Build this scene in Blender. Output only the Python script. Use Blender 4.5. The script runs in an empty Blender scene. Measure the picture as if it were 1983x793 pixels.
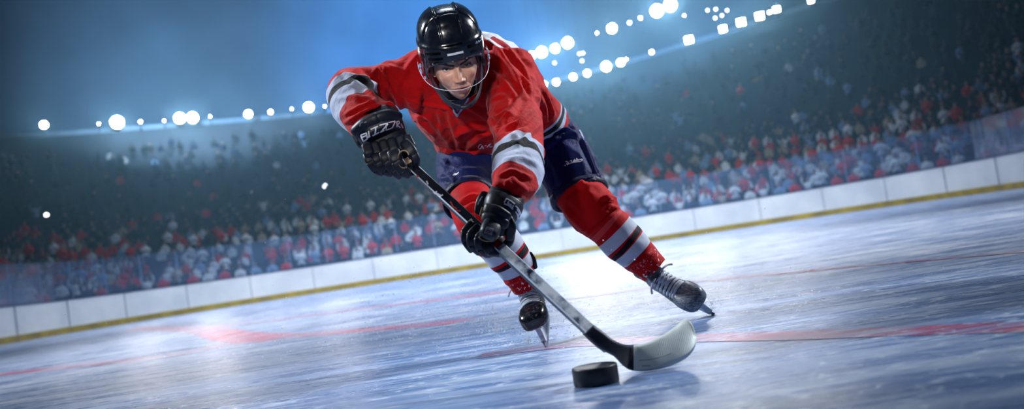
import bpy, bmesh, math, random
import numpy as np
from mathutils import Vector, Matrix, Euler

random.seed(7)
rng = np.random.default_rng(11)
scene = bpy.context.scene
COL = scene.collection

# ------------------------------------------------------------------ camera
FPX, PX0, PY0 = 1800.0, 991.5, 396.5
CAM = Vector((0.0, 0.0, 0.36))
ROLL, PITCH = math.radians(8.72), math.radians(3.02)
cF = Vector((0, math.cos(PITCH), math.sin(PITCH)))
_u0 = Vector((0, -math.sin(PITCH), math.cos(PITCH)))
cR = Vector((1, 0, 0)) * math.cos(ROLL) - _u0 * math.sin(ROLL)
cU = Vector((1, 0, 0)) * math.sin(ROLL) + _u0 * math.cos(ROLL)
cd = bpy.data.cameras.new('camera')
cam = bpy.data.objects.new('camera', cd)
COL.objects.link(cam)
m = Matrix((cR, cU, -cF)).transposed().to_4x4()
m.translation = CAM
cam.matrix_world = m
cd.sensor_width = 36.0
cd.lens = 36.0 * FPX / 1983.0
cd.clip_start, cd.clip_end = 0.05, 400
cd.dof.use_dof = True
cd.dof.focus_distance = 3.3
cd.dof.aperture_fstop = 2.1
scene.camera = cam

# ------------------------------------------------------------------ view, world, light
vs = scene.view_settings
vs.view_transform, vs.look, vs.gamma, vs.exposure = 'Standard', 'None', 1.0, 0.0
vs.use_curve_mapping = False
scene.cycles.use_denoising = True
scene.cycles.volume_bounces = 0
scene.cycles.max_bounces = 6
scene.cycles.transparent_max_bounces = 12
scene.cycles.sample_clamp_indirect = 4.0
scene.cycles.caustics_reflective = False
scene.cycles.caustics_refractive = False

world = bpy.data.worlds.new('arena_air')
scene.world = world
world.use_nodes = True
bg = world.node_tree.nodes['Background']
bg.inputs[0].default_value = (0.055, 0.13, 0.27, 1)
bg.inputs[1].default_value = 0.11


def lamp(name, kind, loc, target, energy, color, size=1.0, size_y=None, angle=60, blend=0.6):
    ld = bpy.data.lights.new(name, kind)
    ld.energy, ld.color = energy, color
    if kind == 'AREA':
        ld.shape = 'RECTANGLE'
        ld.size, ld.size_y = size, (size_y or size)
    elif kind == 'SPOT':
        ld.spot_size, ld.spot_blend, ld.shadow_soft_size = math.radians(angle), blend, size
    o = bpy.data.objects.new(name, ld)
    COL.objects.link(o)
    o.location = loc
    o.rotation_euler = (Vector(target) - Vector(loc)).to_track_quat('-Z', 'Y').to_euler()
    return o


# floodlights under the arena roof, and lower spots added for the player
lamp('rink_and_fill_spot', 'SPOT', (0, 24, 18), (0, 28, 0), 40000, (0.80, 0.89, 1.0), 3.0, angle=92, blend=0.6)
lamp('rink_and_fill_spot', 'SPOT', (0, 12.5, 16), (0, 12, 0), 30000, (1.0, 0.97, 0.94), 2.0, angle=60, blend=0.8)
lamp('rink_and_fill_spot', 'SPOT', (0, 9, 15), (0, 6, 0), 700, (0.45, 0.66, 1.0), 3.0, angle=110, blend=0.6)
lamp('rink_and_fill_spot', 'SPOT', (8.0, 6.3, 6.0), (0.2, 3.4, 0.8), 6600, (0.88, 0.94, 1.0), 0.6, angle=19, blend=0.9)  # side spot added to light the player's edges
lamp('rink_and_fill_spot', 'SPOT', (-8.0, 6.0, 6.0), (-0.1, 3.3, 0.8), 6200, (0.82, 0.91, 1.0), 0.6, angle=19, blend=0.9)  # matching spot added on the left side
lamp('rink_and_fill_spot', 'SPOT', (-1.6, -3.5, 7.0), (-0.05, 3.3, 0.7), 130, (1.0, 0.97, 0.93), 0.5, angle=28)  # weak front fill added for the player
lamp('rink_and_fill_spot', 'SPOT', (-1.5, -3.0, 2.4), (-0.19, 3.1, 0.93), 1900, (1.0, 0.95, 0.91), 0.25, angle=6.5, blend=1.0)  # narrow low spot added to light the face under the helmet brim
lamp('stand_floodlight', 'SPOT', (0.5, 22, 16), (0.0, 39, 2), 5000, (0.55, 0.74, 1.0), 1.5, angle=100)
# unseen blue spots added to brighten the wall above the rim
lamp('added_wall_spot', 'SPOT', (-1.5, 50, 14.5), (-4.5, 72, 17.0), 84000, (0.10, 0.45, 1.0), 1.5, angle=75, blend=1.0)
lamp('added_wall_spot', 'SPOT', (-16.0, 44, 13.0), (-19.0, 63, 15.5), 36000, (0.42, 0.72, 1.0), 1.5, angle=80, blend=1.0)
lamp('added_wall_spot', 'SPOT', (9.0, 46, 14.0), (8.5, 66, 16.0), 16000, (0.2, 0.52, 1.0), 1.5, angle=85, blend=1.0)

# ------------------------------------------------------------------ helpers


def P(px, py, d):
    return CAM + (cF + cR * ((px - PX0) / FPX) + cU * ((PY0 - py) / FPX)) * d


def ICE(px, py, z=0.0):
    r = cF + cR * ((px - PX0) / FPX) + cU * ((PY0 - py) / FPX)
    return CAM + r * ((z - CAM.z) / r.z)


_aR, _aU, _aF, _aC = (np.array(v) for v in (cR, cU, cF, CAM))


def proj(V):
    """world points (n,3) -> pixel x, pixel y, depth"""
    q = np.asarray(V) - _aC
    d = q @ _aF
    return PX0 + FPX * (q @ _aR) / d, PY0 - FPX * (q @ _aU) / d, d


def lin(c):
    return tuple((x / 12.92 if x <= 0.04045 else ((x + 0.055) / 1.055) ** 2.4) for x in (v / 255 for v in c)) + (1.0,)


class NT:
    """small node-tree writer"""

    def __init__(s, name):
        s.m = bpy.data.materials.new(name)
        s.m.use_nodes = True
        s.t = s.m.node_tree
        s.t.nodes.clear()
        s.out = s.n('ShaderNodeOutputMaterial')

    def n(s, typ, ins=None, **kw):
        nd = s.t.nodes.new(typ)
        for k, v in kw.items():
            setattr(nd, k, v)
        for k, v in (ins or {}).items():
            s.set(nd.inputs[k], v)
        return nd

    def set(s, sock, v):
        if isinstance(v, bpy.types.NodeSocket):
            s.t.links.new(v, sock)
        else:
            sock.default_value = v

    def math(s, op, a, b=0.0, c=0.0, clamp=False):
        nd = s.n('ShaderNodeMath', operation=op, use_clamp=clamp)
        for i, v in enumerate((a, b, c)):
            s.set(nd.inputs[i], v)
        return nd.outputs[0]

    def mix(s, f, a, b, blend='MIX'):
        nd = s.n('ShaderNodeMix', data_type='RGBA', blend_type=blend)
        s.set(nd.inputs[0], f)
        s.set(nd.inputs[6], a)
        s.set(nd.inputs[7], b)
        return nd.outputs[2]

    def ramp(s, f, stops, interp='LINEAR'):
        nd = s.n('ShaderNodeValToRGB')
        cr = nd.color_ramp
        cr.interpolation = interp
        while len(cr.elements) < len(stops):
            cr.elements.new(0.5)
        for e, (p, c) in zip(cr.elements, stops):
            e.position = p
            e.color = c if len(c) == 4 else tuple(c) + (1,)
        s.set(nd.inputs[0], f)
        return nd

    def pos(s, scale=(1, 1, 1), kind='Object', rot=(0, 0, 0)):
        tc = s.n('ShaderNodeTexCoord')
        mp = s.n('ShaderNodeMapping', {0: tc.outputs[kind]})
        mp.inputs['Scale'].default_value = scale
        mp.inputs['Rotation'].default_value = rot
        return mp.outputs[0]

    def noise(s, vec, scale=5, detail=4, rough=0.55, out=0):
        return s.n('ShaderNodeTexNoise', {'Vector': vec, 'Scale': scale, 'Detail': detail, 'Roughness': rough}).outputs[out]

    def attr(s, name, out='Fac'):
        return s.n('ShaderNodeAttribute', attribute_name=name).outputs[out]

    def bump(s, h, strength=0.3, dist=0.01, normal=None):
        nd = s.n('ShaderNodeBump', {'Height': h, 'Strength': strength, 'Distance': dist})
        if normal is not None:
            s.set(nd.inputs['Normal'], normal)
        return nd.outputs[0]

    def bsdf(s, color, rough=0.5, **kw):
        b = s.n('ShaderNodeBsdfPrincipled')
        s.set(b.inputs['Base Color'], color)
        s.set(b.inputs['Roughness'], rough)
        for k, v in kw.items():
            s.set(b.inputs[k.replace('_', ' ')], v)
        return b.outputs[0]

    def done(s, shader):
        s.t.links.new(shader, s.out.inputs[0])
        return s.m


def mat_noise(name, c1, c2, rough=0.5, scale=20, bump=0.1, bscale=None, bdist=0.004, **kw):
    t = NT(name)
    v = t.pos()
    f = t.noise(v, scale, 4)
    f2 = t.ramp(f, [(0.3, (0, 0, 0)), (0.7, (1, 1, 1))]).outputs[0]
    col = t.mix(f2, c1, c2)
    if bump:
        kw['Normal'] = t.bump(t.noise(v, bscale or scale * 3, 3), bump, bdist)
    return t.done(t.bsdf(col, rough, **kw))


def mat_emit(name, color, strength):
    t = NT(name)
    return t.done(t.n('ShaderNodeEmission', {'Color': color, 'Strength': strength}).outputs[0])


class MB:
    """collects geometry given in world coordinates; build() links it as one mesh object"""

    def __init__(s):
        s.v, s.f, s.mi = [], [], []

    def add(s, vs_, fs_, mi=0):
        k = len(s.v)
        s.v.extend([tuple(p) for p in vs_])
        s.f.extend([tuple(i + k for i in f) for f in fs_])
        s.mi.extend([mi] * len(fs_))

    def box(s, M, sx, sy, sz, mi=0):
        vs_ = [M @ Vector((x * sx / 2, y * sy / 2, z * sz / 2)) for x in (-1, 1) for y in (-1, 1) for z in (-1, 1)]
        s.add(vs_, [(0, 1, 3, 2), (4, 6, 7, 5), (0, 4, 5, 1), (2, 3, 7, 6), (0, 2, 6, 4), (1, 5, 7, 3)], mi)

    def mesh(s, name):
        me = bpy.data.meshes.new(name)
        me.from_pydata(s.v, [], s.f)
        if any(s.mi):
            me.polygons.foreach_set('material_index', s.mi)
        me.update()
        return me

    def build(s, name, mats, parent=None, base=None, smooth=True, sub=0, bevel=0.0, angle=None):
        return link_mesh(name, s.mesh(name), mats, parent, base, smooth, sub, bevel, angle)


def base_of(o):
    v = Vector((0, 0, 0))
    while o is not None:
        v += o.location
        o = o.parent
    return v


def link_mesh(name, me, mats, parent=None, base=None, smooth=True, sub=0, bevel=0.0, angle=None):
    """me is in world coordinates; the object sits at base (own) or at its parent's base"""
    b = Vector(base) if base is not None else Vector((0, 0, 0))
    off = base_of(parent) if parent is not None else b
    if off.length > 0:
        me.transform(Matrix.Translation(-off))
    o = bpy.data.objects.new(name, me)
    COL.objects.link(o)
    if parent is not None:
        o.parent = parent
    else:
        o.location = b
    for mt in (mats if isinstance(mats, (list, tuple)) else [mats]):
        me.materials.append(mt)
    if smooth:
        me.polygons.foreach_set('use_smooth', [True] * len(me.polygons))
    if bevel:
        md = o.modifiers.new('bevel', 'BEVEL')
        md.width, md.segments, md.limit_method = bevel, 2, 'ANGLE'
    if sub:
        md = o.modifiers.new('subsurf', 'SUBSURF')
        md.levels = md.render_levels = sub
    if angle is not None:
        md = o.modifiers.new('edges', 'EDGE_SPLIT')
        md.split_angle = math.radians(angle)
    me.update()
    return o


def tag(o, label=None, cat=None, group=None, kind=None):
    for k, v in (('label', label), ('category', cat), ('group', group), ('kind', kind)):
        if v:
            o[k] = v
    return o


def empty(name, loc):
    o = bpy.data.objects.new(name, None)
    COL.objects.link(o)
    o.location = loc
    o.empty_display_size = 0.1
    return o


def copy_tree(o, parent=None):
    c = o.copy()
    COL.objects.link(c)
    if parent is not None:
        c.parent = parent
    for ch in list(o.children):
        copy_tree(ch, c)
    return c


def catmull(arr, sub):
    a = np.asarray(arr, float)
    n = len(a)
    out = []
    for i in range(n - 1):
        p0, p1, p2, p3 = a[max(i - 1, 0)], a[i], a[i + 1], a[min(i + 2, n - 1)]
        for k in range(sub):
            t = k / sub
            out.append(0.5 * (2 * p1 + (p2 - p0) * t + (2 * p0 - 5 * p1 + 4 * p2 - p3) * t * t + (3 * p1 - p0 - 3 * p2 + p3) * t ** 3))
    out.append(a[-1])
    return np.array(out)


def rings(stations, sub=5):
    """stations: (px, py, depth, r_px, thickness ratio=1, image angle of the wide axis=None)
    -> list of (centre, a axis * ra, b axis * rb) in world space"""
    st = [tuple(s) + (1.0,) * (5 - len(s)) if len(s) < 5 else tuple(s) for s in stations]
    has = len(st[0]) > 5
    C = catmull(st, sub)
    cen = [P(*r[:3]) for r in C]
    out = []
    prev = None
    for i, r in enumerate(C):
        T = (cen[min(i + 1, len(C) - 1)] - cen[max(i - 1, 0)]).normalized()
        if has:
            an = math.radians(r[5])
            a = cR * math.cos(an) + cU * math.sin(an)
            a = (a - T * a.dot(T)).normalized()
        else:
            V = (cen[i] - CAM).normalized()
            a = T.cross(V).normalized()
        if prev is not None and a.dot(prev) < 0:
            a = -a
        prev = a
        b = T.cross(a).normalized()
        ra = r[3] * r[2] / FPX
        out.append((cen[i], a * ra, b * ra * r[4]))
    return out


def loft(mb, rs, n=24, caps=(True, True), mi=0, sq=1.0, round_caps=0.0):
    """skin a list of rings; sq<1 makes the section squarer"""
    base = len(mb.v)
    rs = list(rs)
    if round_caps:
        def ends(r0, r1):
            d = (r0[0] - r1[0]).normalized()
            L = min(r0[1].length, r0[2].length) * round_caps
            return [(r0[0] + d * L * math.sin(q), r0[1] * math.cos(q), r0[2] * math.cos(q)) for q in (0.45, 0.85, 1.2, 1.45)]
        rs = ends(rs[0], rs[1])[::-1] + rs + ends(rs[-1], rs[-2])
    for (c, a, b) in rs:
        for k in range(n):
            q = 2 * math.pi * k / n
            x, y = math.cos(q), math.sin(q)
            x, y = math.copysign(abs(x) ** sq, x), math.copysign(abs(y) ** sq, y)
            mb.v.append(tuple(c + a * x + b * y))
    m_ = len(rs)
    fs = []
    for i in range(m_ - 1):
        for k in range(n):
            k2 = (k + 1) % n
            fs.append((base + i * n + k, base + i * n + k2, base + (i + 1) * n + k2, base + (i + 1) * n + k))
    if caps[0]:
        fs.append(tuple(base + k for k in range(n))[::-1])
    if caps[1]:
        fs.append(tuple(base + (m_ - 1) * n + k for k in range(n)))
    mb.f.extend(fs)
    mb.mi.extend([mi] * len(fs))


def evaluated(o):
    dg = bpy.context.evaluated_depsgraph_get()
    dg.update()
    me = bpy.data.meshes.new_from_object(o.evaluated_get(dg))
    return me


def fuse(mb, voxel=0.006, smooth=6, fac=0.5):
    """one continuous closed surface from overlapping closed pieces"""
    me = mb.mesh('fuse')
    o = bpy.data.objects.new('fuse', me)
    COL.objects.link(o)
    bm = bmesh.new()
    bm.from_mesh(me)
    bmesh.ops.recalc_face_normals(bm, faces=bm.faces)
    bm.to_mesh(me)
    bm.free()
    r = o.modifiers.new('r', 'REMESH')
    r.mode, r.voxel_size = 'VOXEL', voxel
    if smooth:
        s = o.modifiers.new('s', 'SMOOTH')
        s.iterations, s.factor = smooth, fac
    out = evaluated(o)
    bpy.data.objects.remove(o)
    return out


def get_v(me):
    v = np.empty(len(me.vertices) * 3)
    me.vertices.foreach_get('co', v)
    return v.reshape(-1, 3)


def set_v(me, v):
    me.vertices.foreach_set('co', np.asarray(v, float).ravel())
    me.update()


def get_n(me):
    v = np.empty(len(me.vertices) * 3)
    me.vertex_normals.foreach_get('vector', v)
    return v.reshape(-1, 3)


def set_attr(me, name, val):
    a = me.attributes.get(name) or me.attributes.new(name, 'FLOAT', 'POINT')
    a.data.foreach_set('value', np.asarray(val, np.float32))


def seg_dist(px, py, poly):
    """distance of pixel points to a polyline and the running parameter along it"""
    best = np.full(len(px), 1e9)
    for (x0, y0), (x1, y1) in zip(poly[:-1], poly[1:]):
        dx, dy = x1 - x0, y1 - y0
        L = dx * dx + dy * dy + 1e-9
        t = np.clip(((px - x0) * dx + (py - y0) * dy) / L, 0, 1)
        best = np.minimum(best, np.hypot(px - x0 - t * dx, py - y0 - t * dy))
    return best


def folds(me, lines, base_noise=0.0, nscale=14.0, facing=True):
    """sculpt cloth folds: lines = [(polyline px, width px, height m)]"""
    for poly, w, amp in lines:
        v, n = get_v(me), get_n(me)
        px, py, d = proj(v)
        view = v - _aC
        view /= np.linalg.norm(view, axis=1)[:, None]
        face = np.clip(-(n * view).sum(1) * 3 + 0.3, 0, 1) if facing else 1.0
        ds = seg_dist(px, py, poly)
        x0, y0 = poly[0]
        x1, y1 = poly[-1]
        L = math.hypot(x1 - x0, y1 - y0) + 1e-6
        t = ((px - x0) * (x1 - x0) + (py - y0) * (y1 - y0)) / L / L
        end = np.clip(np.minimum(t + 0.12, 1.12 - t) * 4, 0, 1)
        g = np.exp(-(ds / w) ** 2) - 0.45 * np.exp(-((ds - 1.7 * w) / w) ** 2)
        set_v(me, v + n * (1.5 * amp * g * end * face)[:, None])


def vnoise(p, seed=0):
    """vectorised smooth value noise, about -1..1"""
    p = np.asarray(p, float)
    i = np.floor(p).astype(np.int64)
    f_ = p - i
    u = f_ * f_ * (3 - 2 * f_)

    def hsh(a, b, c):
        h_ = (a * 374761393 + b * 668265263 + c * 2147483647 + seed * 974711) & 0x7fffffff
        h_ = ((h_ ^ (h_ >> 13)) * 1274126177) & 0x7fffffff
        return ((h_ ^ (h_ >> 16)) & 0xffff) / 32767.5 - 1
    r = 0
    for dx in (0, 1):
        for dy in (0, 1):
            for dz in (0, 1):
                w = (u[:, 0] if dx else 1 - u[:, 0]) * (u[:, 1] if dy else 1 - u[:, 1]) * (u[:, 2] if dz else 1 - u[:, 2])
                r = r + w * hsh(i[:, 0] + dx, i[:, 1] + dy, i[:, 2] + dz)
    return r


def text_mesh(txt, size=1.0, shear=0.0, extrude=0.0):
    """lettering as a filled outline mesh in its own xy plane, centred"""
    c = bpy.data.curves.new('lettering', 'FONT')
    c.body, c.size, c.shear, c.extrude = txt, size, shear, extrude
    c.align_x, c.align_y = 'CENTER', 'CENTER'
    o = bpy.data.objects.new('lettering', c)
    COL.objects.link(o)
    me = evaluated(o)
    bpy.data.objects.remove(o)
    return me
# ================================================================== the arena
RW, RC, RE = 15.3, 8.5, 37.0          # half width, corner radius, y of the end boards


def rink_path(off=0.0, y0=4.0, n=22):
    pts = [(-RW - off, y0)]
    ys = np.linspace(y0, RE - RC, 16)[1:]
    pts += [(-RW - off, y) for y in ys]
    for k in range(1, n):
        q = math.pi - math.pi / 2 * k / n
        pts.append((-(RW - RC) + (RC + off) * math.cos(q), RE - RC + (RC + off) * math.sin(q)))
    pts += [(x, RE + off) for x in np.linspace(-(RW - RC), RW - RC, 10)]
    for k in range(1, n):
        q = math.pi / 2 - math.pi / 2 * k / n
        pts.append(((RW - RC) + (RC + off) * math.cos(q), RE - RC + (RC + off) * math.sin(q)))
    pts += [(RW + off, y) for y in ys[::-1]]
    pts.append((RW + off, y0))
    return pts


def wall_strip(mb, pts_in, pts_out, z0, z1, mi=0):
    """closed band standing between two parallel paths"""
    n = len(pts_in)
    vs_ = []
    for (a, b) in zip(pts_in, pts_out):
        vs_ += [(a[0], a[1], z0), (a[0], a[1], z1), (b[0], b[1], z1), (b[0], b[1], z0)]
    fs = []
    for i in range(n - 1):
        for k in range(4):
            k2 = (k + 1) % 4
            fs.append((i * 4 + k, i * 4 + k2, i * 4 + 4 + k2, i * 4 + 4 + k))
    fs += [(0, 1, 2, 3), tuple(n * 4 - 4 + k for k in (3, 2, 1, 0))]
    mb.add(vs_, fs, mi)


# ---- ice
def ice_material(name, line=False):
    t = NT(name)
    p = t.pos()
    big = t.noise(p, 0.55, 5, 0.6)
    st = t.noise(t.pos((0.7, 3.2, 1), rot=(0, 0, 0.10)), 1.5, 7, 0.68)
    st2 = t.noise(t.pos((1.0, 6.0, 1), rot=(0, 0, -0.28)), 2.4, 8, 0.7)
    # skate scratches: thin ridges of stretched noise
    def scratch(scale, rot, sc, width, seed):
        q = t.n('ShaderNodeMapping', {0: t.pos(sc, rot=(0, 0, rot))})
        q.inputs['Location'].default_value = (seed, seed * 1.7, 0)
        nz = t.noise(q.outputs[0], scale, 3, 0.5)
        d = t.math('ABSOLUTE', t.math('SUBTRACT', nz, 0.5))
        return t.math('SUBTRACT', 1.0, t.math('DIVIDE', d, width, clamp=True), clamp=True)
    s1 = scratch(1.6, 0.25, (1.0, 3.0, 1), 0.010, 3.1)
    s2 = scratch(2.2, -0.35, (1.0, 2.6, 1), 0.008, 8.3)
    s3 = scratch(5.0, 0.7, (1.0, 1.5, 1), 0.010, 1.7)
    s4 = scratch(0.9, -0.05, (1.0, 5.0, 1), 0.010, 5.9)
    mask = t.ramp(t.noise(p, 1.3, 3), [(0.42, (0, 0, 0)), (0.62, (1, 1, 1))]).outputs[0]
    sc = t.math('MAXIMUM', t.math('MAXIMUM', s1, s4), t.math('MULTIPLY', t.math('MAXIMUM', s2, s3), mask))
    # snow dust lies thicker towards the boards and where he has cut the ice
    body = t.ramp(t.math('ADD', t.math('MULTIPLY', st, 0.6), t.math('MULTIPLY', big, 0.4)),
                  [(0.32, lin((46, 70, 114))), (0.50, lin((98, 124, 168))), (0.68, lin((188, 198, 210)))]).outputs[0]
    col = t.mix(t.math('MULTIPLY', sc, 0.55), body, lin((228, 236, 246)))
    dust = t.ramp(st2, [(0.50, (0, 0, 0)), (0.72, (1, 1, 1))]).outputs[0]
    col = t.mix(t.math('MULTIPLY', dust, 0.35), col, lin((222, 230, 242)))
    if line:
        wear = t.ramp(t.math('ADD', t.math('MULTIPLY', st2, 0.6), t.math('MULTIPLY', big, 0.4)), [(0.40, (0.10, 0.10, 0.10)), (0.56, (1, 1, 1))]).outputs[0]
        worn = t.math('MULTIPLY', t.math('SUBTRACT', 1.0, t.math('MULTIPLY', sc, 0.6)), t.math('MULTIPLY', t.math('SUBTRACT', 1.0, wear), 0.95))
        col = t.mix(t.math('ADD', worn, 0.12, clamp=True), col, lin((172, 26, 52)))
    rg = t.ramp(t.math('ADD', t.math('MULTIPLY', st, 0.5), t.math('MULTIPLY', st2, 0.5)), [(0.35, (0.14, 0.14, 0.14)), (0.65, (0.45, 0.45, 0.45))]).outputs[0]
    h_ = t.math('ADD', t.math('MULTIPLY', st2, 0.7), t.math('MULTIPLY', sc, -0.25))
    nrm = t.bump(h_, 0.22, 0.02)
    return t.done(t.bsdf(col, rg, Normal=nrm, IOR=1.31, Coat_Weight=0.0))


M_ice = ice_material('ice_surface')
M_line = ice_material('ice_red_paint', True)
mb = MB()
nx, ny = 40, 50
xs, ys = np.linspace(-RW - 0.05, RW + 0.05, nx), np.linspace(-6, RE + 0.05, ny)
mb.add([(x, y, 0) for y in ys for x in xs], [(j * nx + i, j * nx + i + 1, (j + 1) * nx + i + 1, (j + 1) * nx + i) for j in range(ny - 1) for i in range(nx - 1)])
tag(mb.build('floor', M_ice, smooth=False), kind='structure')


_lift = [0.0004]


def ice_line(px_pts, width, sub=8):
    _lift[0] += 0.0004
    pts = catmull([tuple(ICE(*q))[:2] for q in px_pts], sub)
    mb = MB()
    vs_ = []
    for i, p in enumerate(pts):
        T = pts[min(i + 1, len(pts) - 1)] - pts[max(i - 1, 0)]
        T = T / np.linalg.norm(T)
        N = np.array([-T[1], T[0]])
        w = width(i / (len(pts) - 1)) if callable(width) else width
        for s in (-0.5, 0.5):
            vs_.append((*(p + N * w * s), _lift[0]))
    mb.add(vs_, [(2 * i, 2 * i + 1, 2 * i + 3, 2 * i + 2) for i in range(len(pts) - 1)])
    o = mb.build('floor_red_line', M_line, smooth=False)
    tag(o, kind='structure')


ice_line([(-160, 748), (0, 726), (200, 704), (330, 688), (480, 662), (560, 652), (700, 640), (900, 622)], 0.30)
ice_line([(930, 690), (1100, 668), (1240, 661), (1400, 654), (1560, 650), (1750, 642), (1990, 634), (2200, 627)], lambda t: 0.17)
ice_line([(250, 637), (350, 637), (400, 641), (470, 654), (560, 654)], 0.42)
ice_line([(350, 640), (395, 634), (470, 628), (640, 606), (900, 575), (1010, 563)], 0.30)
ice_line([(1040, 588), (1180, 570), (1300, 552), (1520, 530), (1700, 513), (1990, 488), (2200, 470)], 0.09)

# ---- boards round the rink
t = NT('white_board')
p = t.pos()
c = t.ramp(t.noise(p, 0.8, 5), [(0.3, lin((196, 204, 214))), (0.7, lin((226, 230, 234)))]).outputs[0]
sm = t.ramp(t.noise(t.pos((1, 1, 6)), 2.5, 6, 0.7), [(0.55, (0, 0, 0)), (0.8, (1, 1, 1))]).outputs[0]
c = t.mix(t.math('MULTIPLY', sm, 0.35), c, lin((150, 160, 172)))
M_board = t.done(t.bsdf(c, 0.38))
M_kick = mat_noise('yellow_kickplate', lin((176, 150, 34)), lin((120, 104, 40)), 0.5, 1.6, 0)
M_navy_cap = mat_noise('navy_cap_rail', lin((24, 42, 84)), lin((18, 34, 70)), 0.4, 3, 0)
BOARD_H = 1.08
mb = MB()
wall_strip(mb, rink_path(0.02), rink_path(0.16), 0.0, BOARD_H)
brd = mb.build('wall_rink_boards', M_board, smooth=False)
tag(brd, kind='structure')
mb = MB()
wall_strip(mb, rink_path(0.0), rink_path(0.02), 0.0, 0.20)
tag(mb.build('baseboard_kickplate', M_kick, parent=brd, smooth=False))
mb = MB()
wall_strip(mb, rink_path(-0.01), rink_path(0.18), BOARD_H, BOARD_H + 0.035)
mb.build('cap_rail', M_navy_cap, parent=brd, smooth=False)
# seams between the board panels
mb = MB()
rp = catmull([(x, y) for x, y in rink_path(0.0)], 3)
acc = 0
for a, b in zip(rp[:-1], rp[1:]):
    acc += np.hypot(*(b - a))
    if acc > 2.4:
        acc = 0
        T = Vector((*(b - a), 0)).normalized()
        Mx = Matrix((T, Vector((-T.y, T.x, 0)), Vector((0, 0, 1)))).transposed().to_4x4()
        Mx.translation = Vector((*a, 0.64)) - Vector((-T.y, T.x, 0)) * 0.0
        mb.box(Mx, 0.018, 0.05, 0.86)
mb.build('panel_seam', mat_noise('seam_grey', lin((150, 158, 170)), lin((165, 172, 182)), 0.5, 3, 0), parent=brd, smooth=False)

# ---- rink glass above the boards: clear acrylic, with a patchy pale blue veil
t = NT('rink_acrylic')
tr = t.n('ShaderNodeBsdfTransparent', {'Color': (0.86, 0.93, 1.0, 1)}).outputs[0]
gl = t.n('ShaderNodeBsdfGlossy', {'Color': (0.9, 0.95, 1, 1), 'Roughness': 0.08}).outputs[0]
df = t.n('ShaderNodeBsdfDiffuse', {'Color': lin((150, 185, 235))}).outputs[0]
tl = t.n('ShaderNodeBsdfTranslucent', {'Color': lin((150, 185, 235))}).outputs[0]
fr = t.n('ShaderNodeFresnel', {'IOR': 1.25}).outputs[0]
a = t.n('ShaderNodeMixShader', {0: t.math('MULTIPLY', fr, 0.6, clamp=True), 1: tr, 2: gl}).outputs[0]
ad = t.n('ShaderNodeMixShader', {0: 0.5, 1: df, 2: tl}).outputs[0]
M_glass = t.done(t.n('ShaderNodeMixShader', {0: t.math('MULTIPLY', t.noise(t.pos(), 1.2, 4), 0.22), 1: a, 2: ad}).outputs[0])
mb = MB()
wall_strip(mb, rink_path(0.085), rink_path(0.097), BOARD_H + 0.03, 2.38)
gls = mb.build('window_rink_glass', M_glass, smooth=False)
tag(gls, kind='structure')
mb = MB()
acc = 0
for a, b in zip(rp[:-1], rp[1:]):
    acc += np.hypot(*(b - a))
    if acc > 1.22:
        acc = 0
        T = Vector((*(b - a), 0)).normalized()
        N = Vector((-T.y, T.x, 0))
        Mx = Matrix((T, N, Vector((0, 0, 1)))).transposed().to_4x4()
        Mx.translation = Vector((*a, 1.74)) + N * 0.09
        mb.box(Mx, 0.02, 0.03, 1.28)
mb.build('glass_seam', mat_noise('seam_clear_grey', lin((120, 150, 190)), lin((130, 160, 200)), 0.3, 3, 0), parent=gls, smooth=False)

# ---- seating bowl, rising from the boards to the rim
NSEC = 90
TB = np.linspace(-0.92, 0.92, NSEC)
_tx = np.array([-0.95, -0.72, -0.504, -0.218, 0.032, 0.171, 0.333, 0.551, 0.72, 0.95])
_ty = np.array([41.0, 49.0, 56.0, 62.5, 66.0, 60.5, 53.5, 45.0, 39.0, 32.0])
RIM_Z, TIERS = 11.7, 32
_rp = np.array(catmull([(x, y) for x, y in rink_path(1.7)], 4))


def front_y(tv):
    r = _rp[:, 0] - tv * _rp[:, 1]
    idx = np.where((r[:-1] <= 0) & (r[1:] > 0))[0]
    i = idx[-1]
    w = -r[i] / (r[i + 1] - r[i])
    return _rp[i, 1] * (1 - w) + _rp[i + 1, 1] * w


FR = np.array([(tv * front_y(tv), front_y(tv)) for tv in TB])
_yy = np.interp(TB, _tx, _ty)
for _ in range(4):
    _yy[1:-1] = (_yy[:-2] + 2 * _yy[1:-1] + _yy[2:]) / 4
RM = np.stack([TB * _yy, _yy], 1)


def tier_pt(i, u):
    """point of the bowl at section i (float) and u 0..1 up the slope"""
    i = min(max(i, 0), NSEC - 1.001)
    k = int(i)
    w = i - k
    a = FR[k] * (1 - w) + FR[k + 1] * w
    b = RM[k] * (1 - w) + RM[k + 1] * w
    return a + (b - a) * u


def tier_z(u):
    return 0.55 + (RIM_Z - 0.55) * (0.72 * u + 0.28 * u * u)


M_tier = mat_noise('stand_concrete', lin((24, 38, 60)), lin((18, 29, 48)), 0.85, 0.6, 0)
mb = MB()
vs_ = []
for i in range(NSEC):
    for k in range(TIERS):
        p = tier_pt(i, k / TIERS)
        z0 = tier_z((k - 1) / TIERS) if k else 0.0
        vs_ += [(p[0], p[1], z0), (p[0], p[1], tier_z(k / TIERS))]
    p = tier_pt(i, 1.0)
    vs_.append((p[0], p[1], tier_z((TIERS - 1) / TIERS)))
    vs_.append((p[0], p[1], 0))
L = TIERS * 2 + 2
fs = [(i * L + k, i * L + k + 1, (i + 1) * L + k + 1, (i + 1) * L + k) for i in range(NSEC - 1) for k in range(L - 1)]
mb.add(vs_, fs)
bowl = mb.build('floor_seating_bowl', M_tier, smooth=False)
tag(bowl, kind='structure')

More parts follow.
